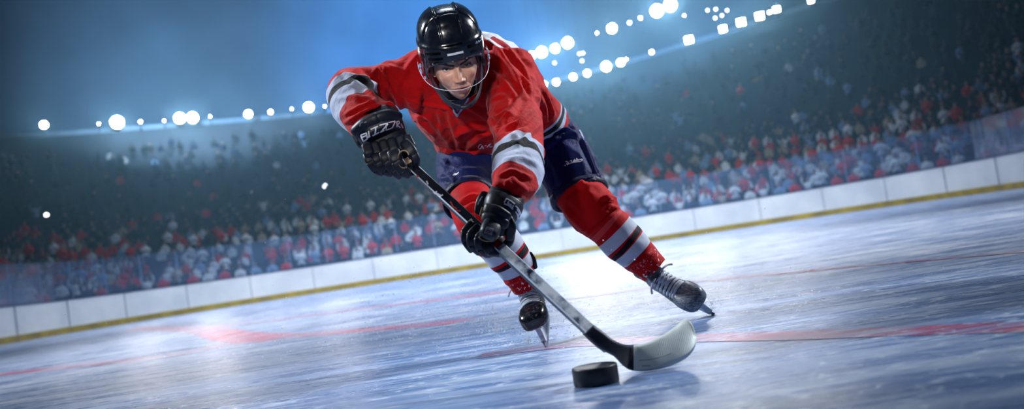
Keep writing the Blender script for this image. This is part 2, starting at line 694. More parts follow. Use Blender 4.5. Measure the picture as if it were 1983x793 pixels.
# rows of folding seats, uncountable at this distance
M_seat = mat_noise('seat_blue', lin((16, 32, 60)), lin((12, 24, 46)), 0.6, 2, 0)
mb = MB()
for k in range(TIERS - 1):
    for i in np.arange(0, NSEC - 1, 0.26):
        p0, p1 = tier_pt(i, (k + 0.55) / TIERS), tier_pt(i, (k + 0.8) / TIERS)
        d = Vector((*(p1 - p0), 0)).normalized()
        Mx = Matrix((Vector((-d.y, d.x, 0)), d, Vector((0, 0, 1)))).transposed().to_4x4()
        z = tier_z(k / TIERS)
        Mx.translation = Vector((p0[0], p0[1], z + 0.36))
        mb.box(Mx, 0.42, 0.34, 0.05)
        Mx.translation = Vector((p0[0], p0[1], z + 0.55)) + d * 0.17
        mb.box(Mx, 0.42, 0.05, 0.38)
tag(mb.build('seat_rows', M_seat, parent=bowl, smooth=False), kind='stuff')

# ---- rim fascia, back wall and roof
M_fascia = mat_noise('rim_fascia', lin((120, 142, 168)), lin((96, 120, 150)), 0.6, 1, 0)
M_wall = mat_noise('upper_wall', lin((70, 92, 122)), lin((56, 76, 104)), 0.9, 0.3, 0)
M_roof = mat_noise('roof_panels', lin((62, 80, 104)), lin((48, 64, 88)), 0.9, 0.2, 0)
mb = MB()
wall_strip(mb, RM.tolist(), (RM * 1.006).tolist(), tier_z((TIERS - 1) / TIERS) - 0.2, RIM_Z + 0.35)
tag(mb.build('trim_rim_fascia', M_fascia, smooth=False), kind='structure')
OUT = RM * 1.10
mb = MB()
wall_strip(mb, OUT.tolist(), (RM * 1.11).tolist(), 0.0, 24.0)
tag(mb.build('wall_upper_concourse', M_wall, smooth=False), kind='structure')
mb = MB()
vs_, fs = [], []
K = 12
for i in range(NSEC):
    for k in range(K + 1):
        u = k / K
        p = OUT[i] * 1.01 * (1 - u) + np.array([0, 8.0]) * u
        vs_.append((p[0], p[1], 23.5 + 7 * math.sin(u * 1.4)))
fs = [(i * (K + 1) + k, (i + 1) * (K + 1) + k, (i + 1) * (K + 1) + k + 1, i * (K + 1) + k + 1) for i in range(NSEC - 1) for k in range(K)]
mb.add(vs_, fs)
tag(mb.build('ceiling', M_roof, smooth=True), kind='structure')

# ---- haze hanging under the roof, over the ice and the stands
t = NT('arena_haze')
vol = t.n('ShaderNodeVolumeScatter', {'Color': (0.30, 0.66, 1.0, 1), 'Density': 0.0050, 'Anisotropy': 0.72})
t.t.links.new(vol.outputs[0], t.out.inputs['Volume'])
M_haze = t.m
mb = MB()
Mx = Matrix.Translation((0, 45, 15.5))
mb.box(Mx, 120, 74, 30.8)
tag(mb.build('haze', M_haze, smooth=False), 'thin blue haze hanging over the far ice and stands', 'haze', kind='stuff')
from mathutils.bvhtree import BVHTree
# ================================================================== floodlights on the rim and under the roof
M_lens = mat_emit('lamp_lens', (0.86, 0.93, 1.0, 1), 235)
M_lens_dim = mat_emit('lamp_lens_dim', (0.80, 0.90, 1.0, 1), 55)
M_lens_soft = mat_emit('lamp_lens_soft', (0.78, 0.90, 1.0, 1), 9)
M_case = mat_noise('lamp_case', lin((70, 80, 96)), lin((52, 62, 78)), 0.5, 4, 0)


def ray_to_bowl(px, py, frac=1.0):
    r = cF + cR * ((px - PX0) / FPX) + cU * ((PY0 - py) / FPX)
    y = float(np.interp(r.x / r.y, TB, RM[:, 1])) * frac
    return CAM + r * (y / r.y), y / r.y


def make_lamp(px, py, rp_, lens, label, group, frac=0.972, square=False, hang=False, wide=1.0):
    c, d = ray_to_bowl(px, py, frac)
    r = max(rp_ - 2.6, 1.5) * d / FPX
    root = empty('floodlight', c)
    tag(root, label, 'floodlight', group)
    n = (Vector((0, 8, 3.0)) - c).normalized()
    sx = n.cross(Vector((0, 0, 1))).normalized()
    sy = sx.cross(n)
    k = 4 if square else 20
    mb = MB()
    rot = math.pi / 4 if square else 0
    sc = 1.0
    prof = [(0.62, -0.75), (1.0, -0.3), (1.12, -0.02), (1.12, 0.05), (1.03, 0.05), (1.0, 0.0)]
    vs_, fs = [], []
    for (q, h_) in prof:
        for j in range(k):
            an = 2 * math.pi * j / k + rot
            vs_.append(c + (sx * math.cos(an) * wide + sy * math.sin(an)) * r * q * sc + n * h_ * r)
    for i in range(len(prof) - 1):
        for j in range(k):
            fs.append((i * k + j, i * k + (j + 1) % k, (i + 1) * k + (j + 1) % k, (i + 1) * k + j))
    fs.append(tuple(range(k))[::-1])
    mb.add(vs_, fs)
    mb.build('housing', M_case, root, smooth=not square)
    mb = MB()
    vs_ = [c + n * 0.02 * r]
    for j in range(k):
        an = 2 * math.pi * j / k + rot
        vs_.append(c + (sx * math.cos(an) * wide + sy * math.sin(an)) * r * sc * 0.99 + n * 0.005 * r)
    mb.add(vs_, [(0, 1 + j, 1 + (j + 1) % k) for j in range(k)])
    mb.build('lens', lens, root, smooth=False)
    mb = MB()
    s0 = c - n * r * 0.6
    if hang:
        s1 = Vector((s0.x, s0.y, 24.5))
    else:
        b, _ = ray_to_bowl(px, py, 1.003)
        s1 = Vector((b.x, b.y, min(max(s0.z - 0.3, RIM_Z - 0.6), RIM_Z + 0.3)))
    w = 0.014 if hang else max(0.03, r * 0.12)
    ax = (s1 - s0)
    a = ax.orthogonal().normalized() * w
    bb = ax.cross(a).normalized() * w
    loft(mb, [(s0, a, bb), (s1, a, bb)], 8)
    mb.build('bracket', M_case, root)
    return root


ORD = 'first second third fourth fifth sixth seventh eighth ninth tenth eleventh twelfth thirteenth fourteenth fifteenth sixteenth'.split()
left_row = [(85, 242, 9, 0), (191, 240, 4, 1), (227, 237, 14, 0), (272, 236, 5, 1), (318, 234, 3, 1), (348, 229, 12, 0), (373, 228, 12, 0),
            (407, 226, 3, 1), (481, 221, 9, 0), (524, 217, 6, 1), (565, 211, 4, 1), (598, 208, 11, 0), (629, 206, 4, 1)]
for i, (x, y, r, kk) in enumerate(left_row):
    make_lamp(x, y, r, (M_lens, M_lens_dim)[kk], '%s floodlight on the left stand rim, %s from the left' % (('bright', 'small dim')[kk], ORD[i]), 'floodlights on the left rim')
low_row = [(1054, 163, 7, 0), (1077, 159, 8, 0), (1110, 149, 8, 0), (1137, 142, 8, 0), (1174, 129, 11, 0), (1202, 121, 9, 0), (1213, 115, 4, 1), (1262, 101, 6, 1),
           (1334, 77, 11, 0), (1400, 56, 10, 0), (1435, 43, 11, 0), (1471, 31, 11, 0), (1490, 24, 5, 1), (1504, 18, 9, 0), (1570, 1, 8, 0)]
for i, (x, y, r, kk) in enumerate(low_row):
    make_lamp(x, y, r, (M_lens, M_lens_dim)[kk], '%s floodlight on the right stand rim, %s from the player' % (('bright', 'small dim')[kk], ORD[i]), 'floodlights on the right rim', square=i > 7 and r > 7, wide=1.15 if i > 7 else 1.0)
up_row = [(1030, 107, 9, 0), (1049, 101, 12, 0), (1075, 94, 10, 0), (1099, 83, 12, 0), (1156, 64, 4, 1), (1185, 55, 11, 0), (1219, 44, 5, 1), (1240, 35, 5, 1),
          (1272, 21, 14, 0), (1298, 10, 14, 0), (1325, 30, 4, 1)]
for i, (x, y, r, kk) in enumerate(up_row):
    make_lamp(x, y, r, (M_lens, M_lens_dim)[kk], '%s floodlight hanging under the roof, %s in the upper row from the helmet' % (('bright', 'small dim')[kk], ORD[i]), 'floodlights hanging under the roof', frac=0.86, hang=True)
minor = [(1122, 104), (1129, 103), (1127, 118), (1074, 122), (1370, 20), (1386, 18), (1408, 20), (1385, 35), (1398, 30)]
for i, (x, y) in enumerate(minor):
    make_lamp(x, y, 5, M_lens_soft, 'tiny faint lamp hanging between the two right rows, %s from the left' % ORD[i], 'faint lamps under the roof', frac=0.9, hang=True)

# ================================================================== spectators


def crowd_proto(pose, vox):
    """seated or standing fan facing -y, origin at the feet on the tier"""
    mb = MB()
    X, Z = Vector((1, 0, 0)), Vector((0, 0, 1))
    Y = Vector((0, 1, 0))

    def limb(pts, rs_):
        out = []
        pts = [Vector(p) for p in pts]
        for i, p in enumerate(pts):
            T = (pts[min(i + 1, len(pts) - 1)] - pts[max(i - 1, 0)]).normalized()
            a = T.cross(Vector((0.31, 0.9, 0.2))).normalized()
            out.append((p, a * rs_[i], T.cross(a) * rs_[i]))
        loft(mb, out, 10, round_caps=0.9)
    up = 0.38 if pose == 2 else 0.0
    hz = 0.50 + up
    loft(mb, [(Vector((0, 0.02, hz)), X * .17, Y * .13), (Vector((0, 0.02, hz + .22)), X * .16, Y * .12), (Vector((0, 0, hz + .42)), X * .21, Y * .13),
              (Vector((0, 0, hz + .53)), X * .16, Y * .09), (Vector((0, 0, hz + .60)), X * .07, Y * .07)], 12, round_caps=0.5)
    loft(mb, [(Vector((0, -.02, hz + .56)), X * .05, Y * .05), (Vector((0, -.02, hz + .66)), X * .085, Y * .10), (Vector((0, -.02, hz + .76)), X * .095, Y * .11), (Vector((0, -.02, hz + .82)), X * .07, Y * .08)], 12, round_caps=0.6)
    for s in (-1, 1):
        if pose == 0:
            limb([(s * .19, 0, hz + .45), (s * .25, -.06, hz + .2), (s * .15, -.3, hz + .12)], [.07, .058, .045])
        elif pose == 1:
            limb([(s * .19, 0, hz + .45), (s * .28, -.10, hz + .62), (s * .24, -.12, hz + .92)], [.07, .058, .045])
        else:
            limb([(s * .19, 0, hz + .45), (s * .27, -.08, hz + .25), (s * .06, -.28, hz + .36)], [.07, .058, .045])
        if pose == 2:
            limb([(s * .1, 0, hz), (s * .1, -.01, hz - .42), (s * .1, 0, 0.05)], [.1, .075, .06])
        else:
            limb([(s * .1, 0, hz), (s * .12, -.42, hz + .02), (s * .12, -.44, 0.06)], [.1, .08, .06])
    me = fuse(mb, vox, 2)
    mi = []
    for pl in me.polygons:
        c = pl.center
        if c.z > hz + .57 and abs(c.x) < .16:
            mi.append(3 if (c.z > hz + .765 or c.y > 0.02) else 0)
        elif c.z < hz + .06 and not (abs(c.x) > .13 and c.z > hz - .02 and c.y > -.35):
            mi.append(2)
        elif (pose == 1 and c.z > hz + .85) or (pose == 0 and c.y < -.27 and c.z > hz + .05) or (pose == 2 and c.y < -.24):
            mi.append(0)
        else:
            mi.append(1)
    me.polygons.foreach_set('material_index', mi)
    return me


def cloth(name, c):
    return mat_noise(name, lin(c), lin(tuple(x * 0.85 for x in c)), 0.8, 6, 0)


SHIRTS = [('red', cloth('fan_red', (205, 24, 36))), ('white', cloth('fan_white', (222, 226, 232))), ('pale blue', cloth('fan_pale_blue', (126, 156, 196))),
          ('navy', cloth('fan_navy', (18, 30, 62))), ('dark grey', cloth('fan_grey', (38, 46, 60))), ('black', cloth('fan_black', (20, 22, 28))), ('beige', cloth('fan_beige', (180, 164, 140)))]
M_skin_f = cloth('fan_skin', (150, 112, 98))
M_legs = cloth('fan_trousers', (26, 34, 52))
M_hair_f = cloth('fan_hair_and_shade', (44, 32, 26))
protos = [crowd_proto(k, 0.035) for k in range(3)]
protos_lo = [crowd_proto(k, 0.075) for k in range(3)]
for me in protos:
    for mt in (M_skin_f, SHIRTS[0][1], M_legs, M_hair_f):
        me.materials.append(mt)
    me.polygons.foreach_set('use_smooth', [True] * len(me.polygons))

places = []
for k in range(TIERS - 5):
    i = random.uniform(0, 0.2)
    while i < NSEC - 1:
        p = tier_pt(i, (k + 0.50) / TIERS)
        q = tier_pt(i, (k + 0.9) / TIERS)
        p2 = tier_pt(min(i + 0.5, NSEC - 1.01), (k + 0.5) / TIERS)
        step = 0.58 / (np.hypot(*(p2 - p)) / 0.5 + 1e-6)
        i += step * random.uniform(0.92, 1.15)
        u = k / TIERS
        tv = p[0] / p[1]
        # stairways stay free
        if abs((tv * 9.0) % 1.0 - 0.5) < 0.035:
            continue
        dens = 0.95 if k < 10 else (0.8 if k < 13 else 0.5)
        if random.random() > dens:
            continue
        d = (q - p) / np.hypot(*(q - p))
        places.append((p[0], p[1], tier_z(u), math.atan2(-d[0], d[1]), k, tv))


def in_view(pl):
    px, py, d = proj(np.array([[pl[0], pl[1], pl[2] + 0.8]]))
    x, y = px[0], py[0]
    if not (2 < x < 1981 and 2 < y < 700 and d[0] > 1):
        return False
    if 690 < x < 1100 and y < 480 and (x - 690) / 200 > (y - 480) / 400 * -1 * 0 + 0.1:
        return not (850 < x < 1050)
    return True


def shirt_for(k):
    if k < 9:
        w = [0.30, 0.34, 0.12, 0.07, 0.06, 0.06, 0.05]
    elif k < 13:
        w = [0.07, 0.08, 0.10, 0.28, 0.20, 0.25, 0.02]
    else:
        w = [0.006, 0.008, 0.04, 0.38, 0.20, 0.365, 0.001]  # mostly dark tops up here stand in for the unlit stand
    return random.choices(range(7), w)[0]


places.sort(key=lambda a: math.hypot(a[0], a[1]) + (0 if in_view(a) else 500))
near, rest = places[:298], places[298:]
for pl in near:
    pose = random.choices((0, 1, 2), (0.62, 0.16, 0.22))[0]
    sh = shirt_for(pl[4])
    o = bpy.data.objects.new('person', protos[pose])
    COL.objects.link(o)
    o.location = (pl[0], pl[1], pl[2])
    o.scale = (0.82, 0.82, 0.82)
    o.rotation_euler = (0, 0, pl[3] + random.uniform(-0.12, 0.12))
    o.material_slots[1].link = 'OBJECT'
    o.material_slots[1].material = SHIRTS[sh][1]
    side = 'left of' if pl[0] < 0 else 'right of'
    tag(o, 'blurred spectator in %s top %s in the stands %s the player' % (SHIRTS[sh][0], ('sitting', 'raising both arms', 'standing')[pose], side), 'person', 'spectators in the stands')

# the remaining crowd up the slope as one mass
VV, FF, MI = [], [], []
pv = [get_v(m_) for m_ in protos_lo]
pf = [[tuple(p_.vertices) for p_ in m_.polygons] for m_ in protos_lo]
pm = [[p_.material_index for p_ in m_.polygons] for m_ in protos_lo]
off = 0
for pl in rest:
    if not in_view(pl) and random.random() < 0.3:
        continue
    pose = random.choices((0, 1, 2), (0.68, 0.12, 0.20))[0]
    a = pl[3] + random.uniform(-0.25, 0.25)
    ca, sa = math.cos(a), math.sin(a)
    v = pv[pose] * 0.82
    cap = pl[4] >= 12 and random.random() < 0.85  # hair colour over upper-row skin paints in the stand's darkness, no headwear
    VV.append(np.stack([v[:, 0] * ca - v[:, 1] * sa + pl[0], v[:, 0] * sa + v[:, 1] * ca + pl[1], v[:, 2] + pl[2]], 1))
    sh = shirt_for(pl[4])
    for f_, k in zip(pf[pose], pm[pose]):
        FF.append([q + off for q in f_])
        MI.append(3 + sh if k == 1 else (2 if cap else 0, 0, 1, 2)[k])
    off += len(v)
me = bpy.data.meshes.new('crowd')
me.from_pydata(np.concatenate(VV).tolist(), [], FF)
me.polygons.foreach_set('material_index', MI)
me.polygons.foreach_set('use_smooth', [True] * len(me.polygons))
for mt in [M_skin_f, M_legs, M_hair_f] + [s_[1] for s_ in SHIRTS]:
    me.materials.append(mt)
o = bpy.data.objects.new('crowd', me)
COL.objects.link(o)
tag(o, 'distant crowd of spectators filling the upper rows of the dark stands', 'crowd', kind='stuff')

# a few small lamps and a sign out in the dark stands
_bm = bmesh.new()
_bm.from_mesh(bowl.data)
_bb = BVHTree.FromBMesh(_bm)
M_lens_far = mat_emit('lamp_lens_far', (0.84, 0.92, 1.0, 1), 6)
for i, (x, y, r_) in enumerate([(90, 417, 6), (367, 386, 4), (487, 375, 5), (630, 361, 7)]):
    rr = (P(x, y, 1) - CAM).normalized()
    hit = _bb.ray_cast(CAM, rr, 200)[0]
    c = hit - rr * 1.2
    r = r_ * (c - CAM).length / FPX * 0.6
    root = empty('stair_lamp', c)
    tag(root, 'small blurred lamp out in the dark left stand, %s from the left' % ORD[i], 'lamp', 'small lamps in the left stand')
    n = (CAM - c).normalized()
    a = n.orthogonal().normalized()
    mb = MB()
    loft(mb, [(c - n * r, a * r * .6, n.cross(a) * r * .6), (c, a * r * 1.1, n.cross(a) * r * 1.1)], 14)
    s1 = _bb.ray_cast(c - n * r * .5, Vector((0, 0, -1)), 20)[0] or (c - Vector((0, 0, 1)))
    loft(mb, [(c - n * r * .5, Vector((.03, 0, 0)), Vector((0, .03, 0))), (s1, Vector((.03, 0, 0)), Vector((0, .03, 0)))], 8)
    mb.build('housing', M_case, root)
    mb = MB()
    loft(mb, [(c + n * .005, a * r, n.cross(a) * r), (c + n * .02, a * r * .9, n.cross(a) * r * .9)], 14)
    mb.build('lens', M_lens_far, root)
rr = (P(1470, 155, 1) - CAM).normalized()
hit = _bb.ray_cast(CAM, rr, 200)[0]
c = hit - rr * 1.0
sign = empty('sign', c)
tag(sign, 'small yellow sign panel on a post in the dark upper right stand', 'sign')
xa = (cR * math.cos(.35) + cU * math.sin(.35)).normalized()
za = xa.cross(rr).normalized()
mb = MB()
Mx = Matrix((xa, rr, za)).transposed().to_4x4()
Mx.translation = c
mb.box(Mx, 0.85, 0.06, 0.34)
mb.build('panel', mat_noise('sign_yellow', lin((196, 160, 40)), lin((150, 120, 30)), 0.6, 3, 0), sign, smooth=False)
s1 = _bb.ray_cast(c, Vector((0, 0, -1)), 20)[0] or (c - Vector((0, 0, 1)))
mb = MB()
loft(mb, [(c + rr * .05, Vector((.03, 0, 0)), Vector((0, .03, 0))), (s1, Vector((.03, 0, 0)), Vector((0, .03, 0)))], 8)
mb.build('post', M_case, sign)
# ================================================================== the hockey player
base = P(1230, 640, 3.55)
base.z = 0.0
player = empty('person', base)
tag(player, 'hockey player in red jersey, black helmet and navy shorts skating low towards the puck', 'person')


def cloth_mat(name, base_col, stripes=(), marks=(), rough=0.75, weave=900.0, fold=0.25, dark=0.72, sheen=0.1):
    """base cloth; stripes = [(attribute, [(t, colour or None), ...])]; marks = [(attribute, colour)] drawn where attribute > 0"""
    t = NT(name)
    p = t.pos()
    f = t.noise(p, 9, 4, 0.6)
    col = t.mix(t.ramp(f, [(0.35, (0, 0, 0)), (0.65, (1, 1, 1))]).outputs[0], base_col, tuple(c * dark for c in base_col[:3]) + (1,))
    for at, stops in stripes:
        r = t.ramp(t.attr(at), [(q, (0, 0, 0, 0) if c is None else c) for q, c in stops], 'CONSTANT')
        col = t.mix(r.outputs[1], col, r.outputs[0])
    for at, c in marks:
        col = t.mix(t.math('GREATER_THAN', t.attr(at), 0.0), col, c)
    w = t.n('ShaderNodeTexWave', {'Vector': p, 'Scale': weave / 6.28, 'Distortion': 0.6}, bands_direction='DIAGONAL').outputs[1]
    n1 = t.bump(t.noise(p, 18, 5, 0.6), fold * 1.9, 0.022)
    nrm = t.bump(w, 0.06, 0.001, n1)
    return t.done(t.bsdf(col, rough, Normal=nrm, Sheen_Weight=sheen, Specular_IOR_Level=0.12))


RED, WHITE, NAVY = lin((182, 0, 6)), lin((172, 180, 204)), lin((10, 15, 30))
BLACKN = lin((7, 10, 17))

# ---- jersey
arm_l = [(812, 165, 3.50, 56, .9, -80), (765, 160, 3.48, 43, 1, -78), (725, 165, 3.46, 37, 1, -66), (697, 170, 3.44, 39, 1, -45), (682, 178, 3.40, 47, 1, -16),
         (686, 197, 3.34, 47, 1, 5), (692, 213, 3.29, 43, 1, 24), (714, 229, 3.23, 45, 1, 25), (734, 241, 3.19, 46, .9, 25)]
arm_r = [(975, 125, 3.52, 58, .9, 0), (988, 170, 3.46, 52, 1, 0), (996, 215, 3.36, 49, 1, 3), (1003, 255, 3.25, 49, 1, 4), (1004, 295, 3.13, 49, 1, 4),
         (1003, 330, 3.02, 48, 1, -6), (998, 352, 2.95, 44, 1, -15), (988, 370, 2.91, 37, 1, -22), (979, 384, 2.88, 33, 1, -27)]
torso = [(970, 268, 3.86, 127, .40, 12), (955, 240, 3.78, 122, .52, 12), (936, 212, 3.69, 124, .60, 8), (916, 182, 3.60, 128, .62, 3), (900, 152, 3.53, 122, .62, 0),
         (890, 126, 3.50, 84, .60, 0), (886, 112, 3.50, 45, .7, 0)]
back = [(880, 130, 3.58, 58), (935, 128, 3.60, 64), (982, 150, 3.64, 58), (1018, 192, 3.70, 49), (1050, 222, 3.78, 40), (1074, 234, 3.86, 30)]
pad_l = [(885, 140, 3.52, 52), (830, 146, 3.50, 54), (790, 155, 3.49, 45)]
mb = MB()
R_al, R_ar = rings(arm_l, 8), rings(arm_r, 8)
loft(mb, rings(torso, 6), 40, sq=0.85)
loft(mb, rings(back, 6), 28, round_caps=0.7)
loft(mb, rings(pad_l, 6), 28, round_caps=0.7)
loft(mb, R_al, 28)
loft(mb, R_ar, 28)
me = fuse(mb, 0.0062, 8)


def along(v, rs, nst):
    """running station parameter 0..1 of points along a ring list, and distance / ring radius"""
    C = np.array([tuple(r[0]) for r in rs])
    ra = np.array([r[1].length for r in rs])
    best = np.full(len(v), 1e9)
    tt = np.zeros(len(v))
    for i in range(len(C) - 1):
        e = C[i + 1] - C[i]
        q = np.clip(((v - C[i]) @ e) / (e @ e), 0, 1)
        dd = np.linalg.norm(v - C[i] - q[:, None] * e, axis=1) / (ra[i] * (1 - q) + ra[i + 1] * q)
        m_ = dd < best
        best[m_] = dd[m_]
        tt[m_] = (i + q[m_]) / (len(C) - 1)
    return tt, best


# cloth wrinkles: broad soft noise, then the folds the cloth shows
v, n = get_v(me), get_n(me)
tl, dl = along(v, R_al, 0)
tr_, dr = along(v, R_ar, 0)
wob = vnoise(v * np.array([16, 16, 26]), 1) * 0.5 + vnoise(v * 38, 2) * 0.22
ridge = 1 - np.abs(vnoise(v * np.array([13, 9, 17]) + vnoise(v * 7, 5)[:, None] * 0.7, 3)) * 2
set_v(me, v + n * (0.0045 * wob + 0.0060 * np.clip(ridge, -0.3, 1))[:, None])
folds(me, [
    ([(962, 252), (935, 222), (905, 205)], 5, 0.010), ([(958, 254), (930, 262), (905, 288)], 5, 0.009), ([(956, 250), (915, 245), (880, 262)], 5, 0.010),
    ([(870, 225), (880, 255), (890, 285)], 5, 0.008), ([(850, 215), (856, 250), (872, 282)], 5, 0.008), ([(960, 252), (988, 222), (1012, 185)], 5, 0.011),
    ([(966, 258), (1000, 240), (1032, 212)], 5, 0.010), ([(958, 262), (990, 262), (1020, 250)], 5, 0.007), ([(940, 215), (962, 228), (985, 214)], 4, 0.007),
    ([(945, 80), (985, 120), (1018, 165)], 6, 0.012), ([(965, 95), (1000, 145), (1018, 190)], 5, 0.010), ([(985, 95), (1015, 135), (1030, 180)], 5, 0.009), ([(942, 130), (975, 155), (1000, 190)], 5, 0.008),
    ([(738, 128), (742, 150), (748, 175)], 4, 0.012), ([(745, 150), (765, 190), (788, 225)], 5, 0.011), ([(735, 165), (752, 200), (772, 222)], 5, 0.010),
    ([(665, 142), (700, 152), (738, 170)], 4, 0.008), ([(672, 150), (700, 168), (728, 190)], 4, 0.008), ([(735, 130), (715, 150), (690, 150)], 5, 0.006),
    ([(728, 196), (700, 205), (668, 222)], 4, 0.006), ([(735, 205), (705, 218), (668, 238)], 4, 0.009), ([(745, 210), (715, 228), (690, 246)], 4, 0.008), ([(728, 194), (690, 188), (650, 190)], 5, 0.005),
    ([(785, 232), (810, 232), (842, 262)], 5, 0.008), ([(800, 225), (830, 228), (862, 268)], 5, 0.007), ([(760, 150), (770, 165), (775, 205)], 5, 0.006),
    ([(790, 196), (840, 206), (885, 214)], 3, 0.005), ([(748, 128), (775, 135), (800, 150)], 5, 0.005), ([(815, 100), (790, 130), (770, 165)], 6, 0.005),
    ([(960, 345), (990, 330), (1030, 345)], 4, 0.006), ([(975, 365), (992, 345), (1012, 362)], 5, 0.004), ([(990, 378), (1006, 358), (1022, 368)], 5, 0.004), ([(955, 360), (968, 350), (985, 352)], 5, 0.003),
    ([(1045, 240), (1010, 275), (965, 285)], 5, 0.006), ([(975, 310), (1010, 305), (1040, 318)], 5, 0.004), ([(1050, 165), (1058, 190), (1072, 222)], 4, 0.010), ([(1040, 175), (1052, 205), (1058, 235)], 4, 0.010),
    ([(850, 290), (875, 298), (930, 296)], 4, 0.006)])
v = get_v(me)
px, py, dd = proj(v)
nrm_ = get_n(me)
own_l = (dl < 1.32) & (tl > 0.3)
own_r = (dr < 1.32) & (tr_ > 0.3)
_ed = np.empty(len(me.edges) * 2, np.int32)
me.edges.foreach_get('vertices', _ed)
_ed = _ed.reshape(-1, 2)


def spread(val, it=14):
    """even out a vertex field over the mesh"""
    cnt = np.bincount(_ed.ravel(), minlength=len(val))
    for _ in range(it):
        acc_ = np.bincount(_ed[:, 0], val[_ed[:, 1]], len(val)) + np.bincount(_ed[:, 1], val[_ed[:, 0]], len(val))
        val = 0.4 * val + 0.6 * acc_ / np.maximum(cnt, 1)
    return val


_v = get_v(me)
set_v(me, np.stack([spread(_v[:, k], 1) for k in range(3)], 1))
set_attr(me, 'sleeve_left', spread(np.where(own_l, tl, 0.3), 22))
set_attr(me, 'sleeve_right', spread(np.where(own_r, tr_, 0.3)))
Rt = rings(torso, 6)
tt, dt = along(v, Rt, 0)
own_t = ~(own_l & (tl > .42)) & ~(own_r & (tr_ > .42)) & (dd > 3.6)
# distance up from the hem, measured along the trunk
H0, H1 = Rt[0][0], Rt[8][0]
ax = np.array(tuple((H1 - H0).normalized()))
hem = (v - np.array(tuple(H0))) @ ax
set_attr(me, 'hem', np.where(own_t, np.clip((hem + 0.05) / 0.4, 0.001, 1), 1.0))


def inside(px, py, poly):
    """signed distance in px, positive inside the polygon"""
    poly = list(poly)
    d = seg_dist(px, py, poly + [poly[0]])
    c = np.zeros(len(px), bool)
    j = len(poly) - 1
    for i in range(len(poly)):
        (xi, yi), (xj, yj) = poly[i], poly[j]
        hit = ((yi > py) != (yj > py)) & (px < (xj - xi) * (py - yi) / (yj - yi + 1e-9) + xi)
        c ^= hit
        j = i
    return np.where(c, d, -d)


# back panel: white yoke with the number's edge on it
yoke = inside(px, py, [(930, 50), (985, 70), (1022, 112), (1034, 140), (1020, 128), (1000, 110), (975, 102), (958, 88), (936, 72)])
num = np.maximum(inside(px, py, [(955, 70), (975, 80), (990, 92), (982, 96), (962, 84), (948, 74)]), inside(px, py, [(995, 98), (1010, 112), (1020, 128), (1012, 122), (1000, 110)]))
far = (dd > 3.44)
set_attr(me, 'yoke', spread(np.minimum(yoke, (dd - 3.46) * 250), 3))
set_attr(me, 'number', np.minimum(num, (dd - 3.46) * 250))
S = [('sleeve_left', [(0, None), (0.540, WHITE), (0.592, BLACKN), (0.648, WHITE), (0.80, None)]),
     ('sleeve_right', [(0, None), (0.515, WHITE), (0.555, BLACKN), (0.605, WHITE), (0.735, None)]),
     ('hem', [(0, None), (0.12, WHITE), (0.19, BLACKN), (0.27, WHITE), (0.31, None)])]
M_jersey = cloth_mat('jersey_cloth', RED, S, [('yoke', lin((214, 220, 232))), ('number', lin((176, 40, 52)))])
jersey = link_mesh('jersey', me, M_jersey, player)

# ---- hockey shorts
hip = [(985, 238, 3.90, 98, .55, 12), (985, 270, 3.90, 110, .6, 12), (992, 312, 3.90, 100, .6, 10)]
th_l = [(935, 270, 3.90, 72, 1, 10), (905, 312, 3.82, 62, 1, 10), (900, 350, 3.73, 53, 1, 10), (908, 388, 3.63, 50, 1, 10)]
th_r = [(1040, 258, 3.94, 56, .9, 20), (1066, 277, 3.90, 62, .9, 22), (1092, 315, 3.86, 59, .95, 28), (1110, 350, 3.82, 57, 1, 31), (1122, 378, 3.79, 56, 1, 32)]
mb = MB()
loft(mb, rings(hip, 6), 36, sq=0.85)
loft(mb, rings(th_l, 6), 32)
loft(mb, rings(th_r, 6), 32)
me = fuse(mb, 0.007, 5)
v, n = get_v(me), get_n(me)
set_v(me, v + n * (0.004 * vnoise(v * np.array([10, 10, 18]), 8) + 0.003 * vnoise(v * 30, 9))[:, None])
folds(me, [([(1065, 262), (1095, 250), (1118, 262)], 4, 0.010), ([(1060, 285), (1085, 262), (1110, 256)], 4, 0.008), ([(1128, 270), (1148, 315), (1163, 352)], 3, 0.009),
           ([(1090, 280), (1120, 300), (1135, 330)], 8, 0.006), ([(1062, 300), (1080, 330), (1085, 360)], 7, 0.006), ([(855, 315), (890, 330), (930, 330)], 6, 0.006),
           ([(850, 345), (885, 345), (915, 352)], 5, 0.006), ([(860, 310), (870, 340), (885, 360)], 5, 0.005), ([(1060, 382), (1110, 352), (1160, 340)], 3, 0.006)])
M_shorts = cloth_mat('shorts_cloth', lin((12, 26, 82)), rough=0.6, weave=700, fold=0.3, dark=0.7, sheen=0.05)
shorts = link_mesh('shorts', me, M_shorts, player)
# turned hems at the leg openings
for st in (th_l, th_r):
    rs = rings(st, 6)
    (c0, a0, b0), (c1, a1, b1) = rs[-2], rs[-1]
    T = (c1 - c0).normalized()
    mb = MB()
    prof = [(-.022, 1.0), (-.022, 1.035), (-.004, 1.05), (.010, 1.04), (.014, 1.0), (.008, .93), (-.02, .90)]
    n_ = 40
    vs_ = []
    for (q, s) in prof:
        for k in range(n_):
            an = 2 * math.pi * k / n_
            vs_.append(c1 + T * q + (a1 * math.cos(an) + b1 * math.sin(an)) * s)
    fs = [(i * n_ + k, i * n_ + (k + 1) % n_, ((i + 1) % len(prof)) * n_ + (k + 1) % n_, ((i + 1) % len(prof)) * n_ + k) for i in range(len(prof)) for k in range(n_)]
    mb.add(vs_, fs)
    mb.build('hem_band', cloth_mat('hem_cloth', lin((16, 22, 58)), rough=0.45, weave=500), shorts)

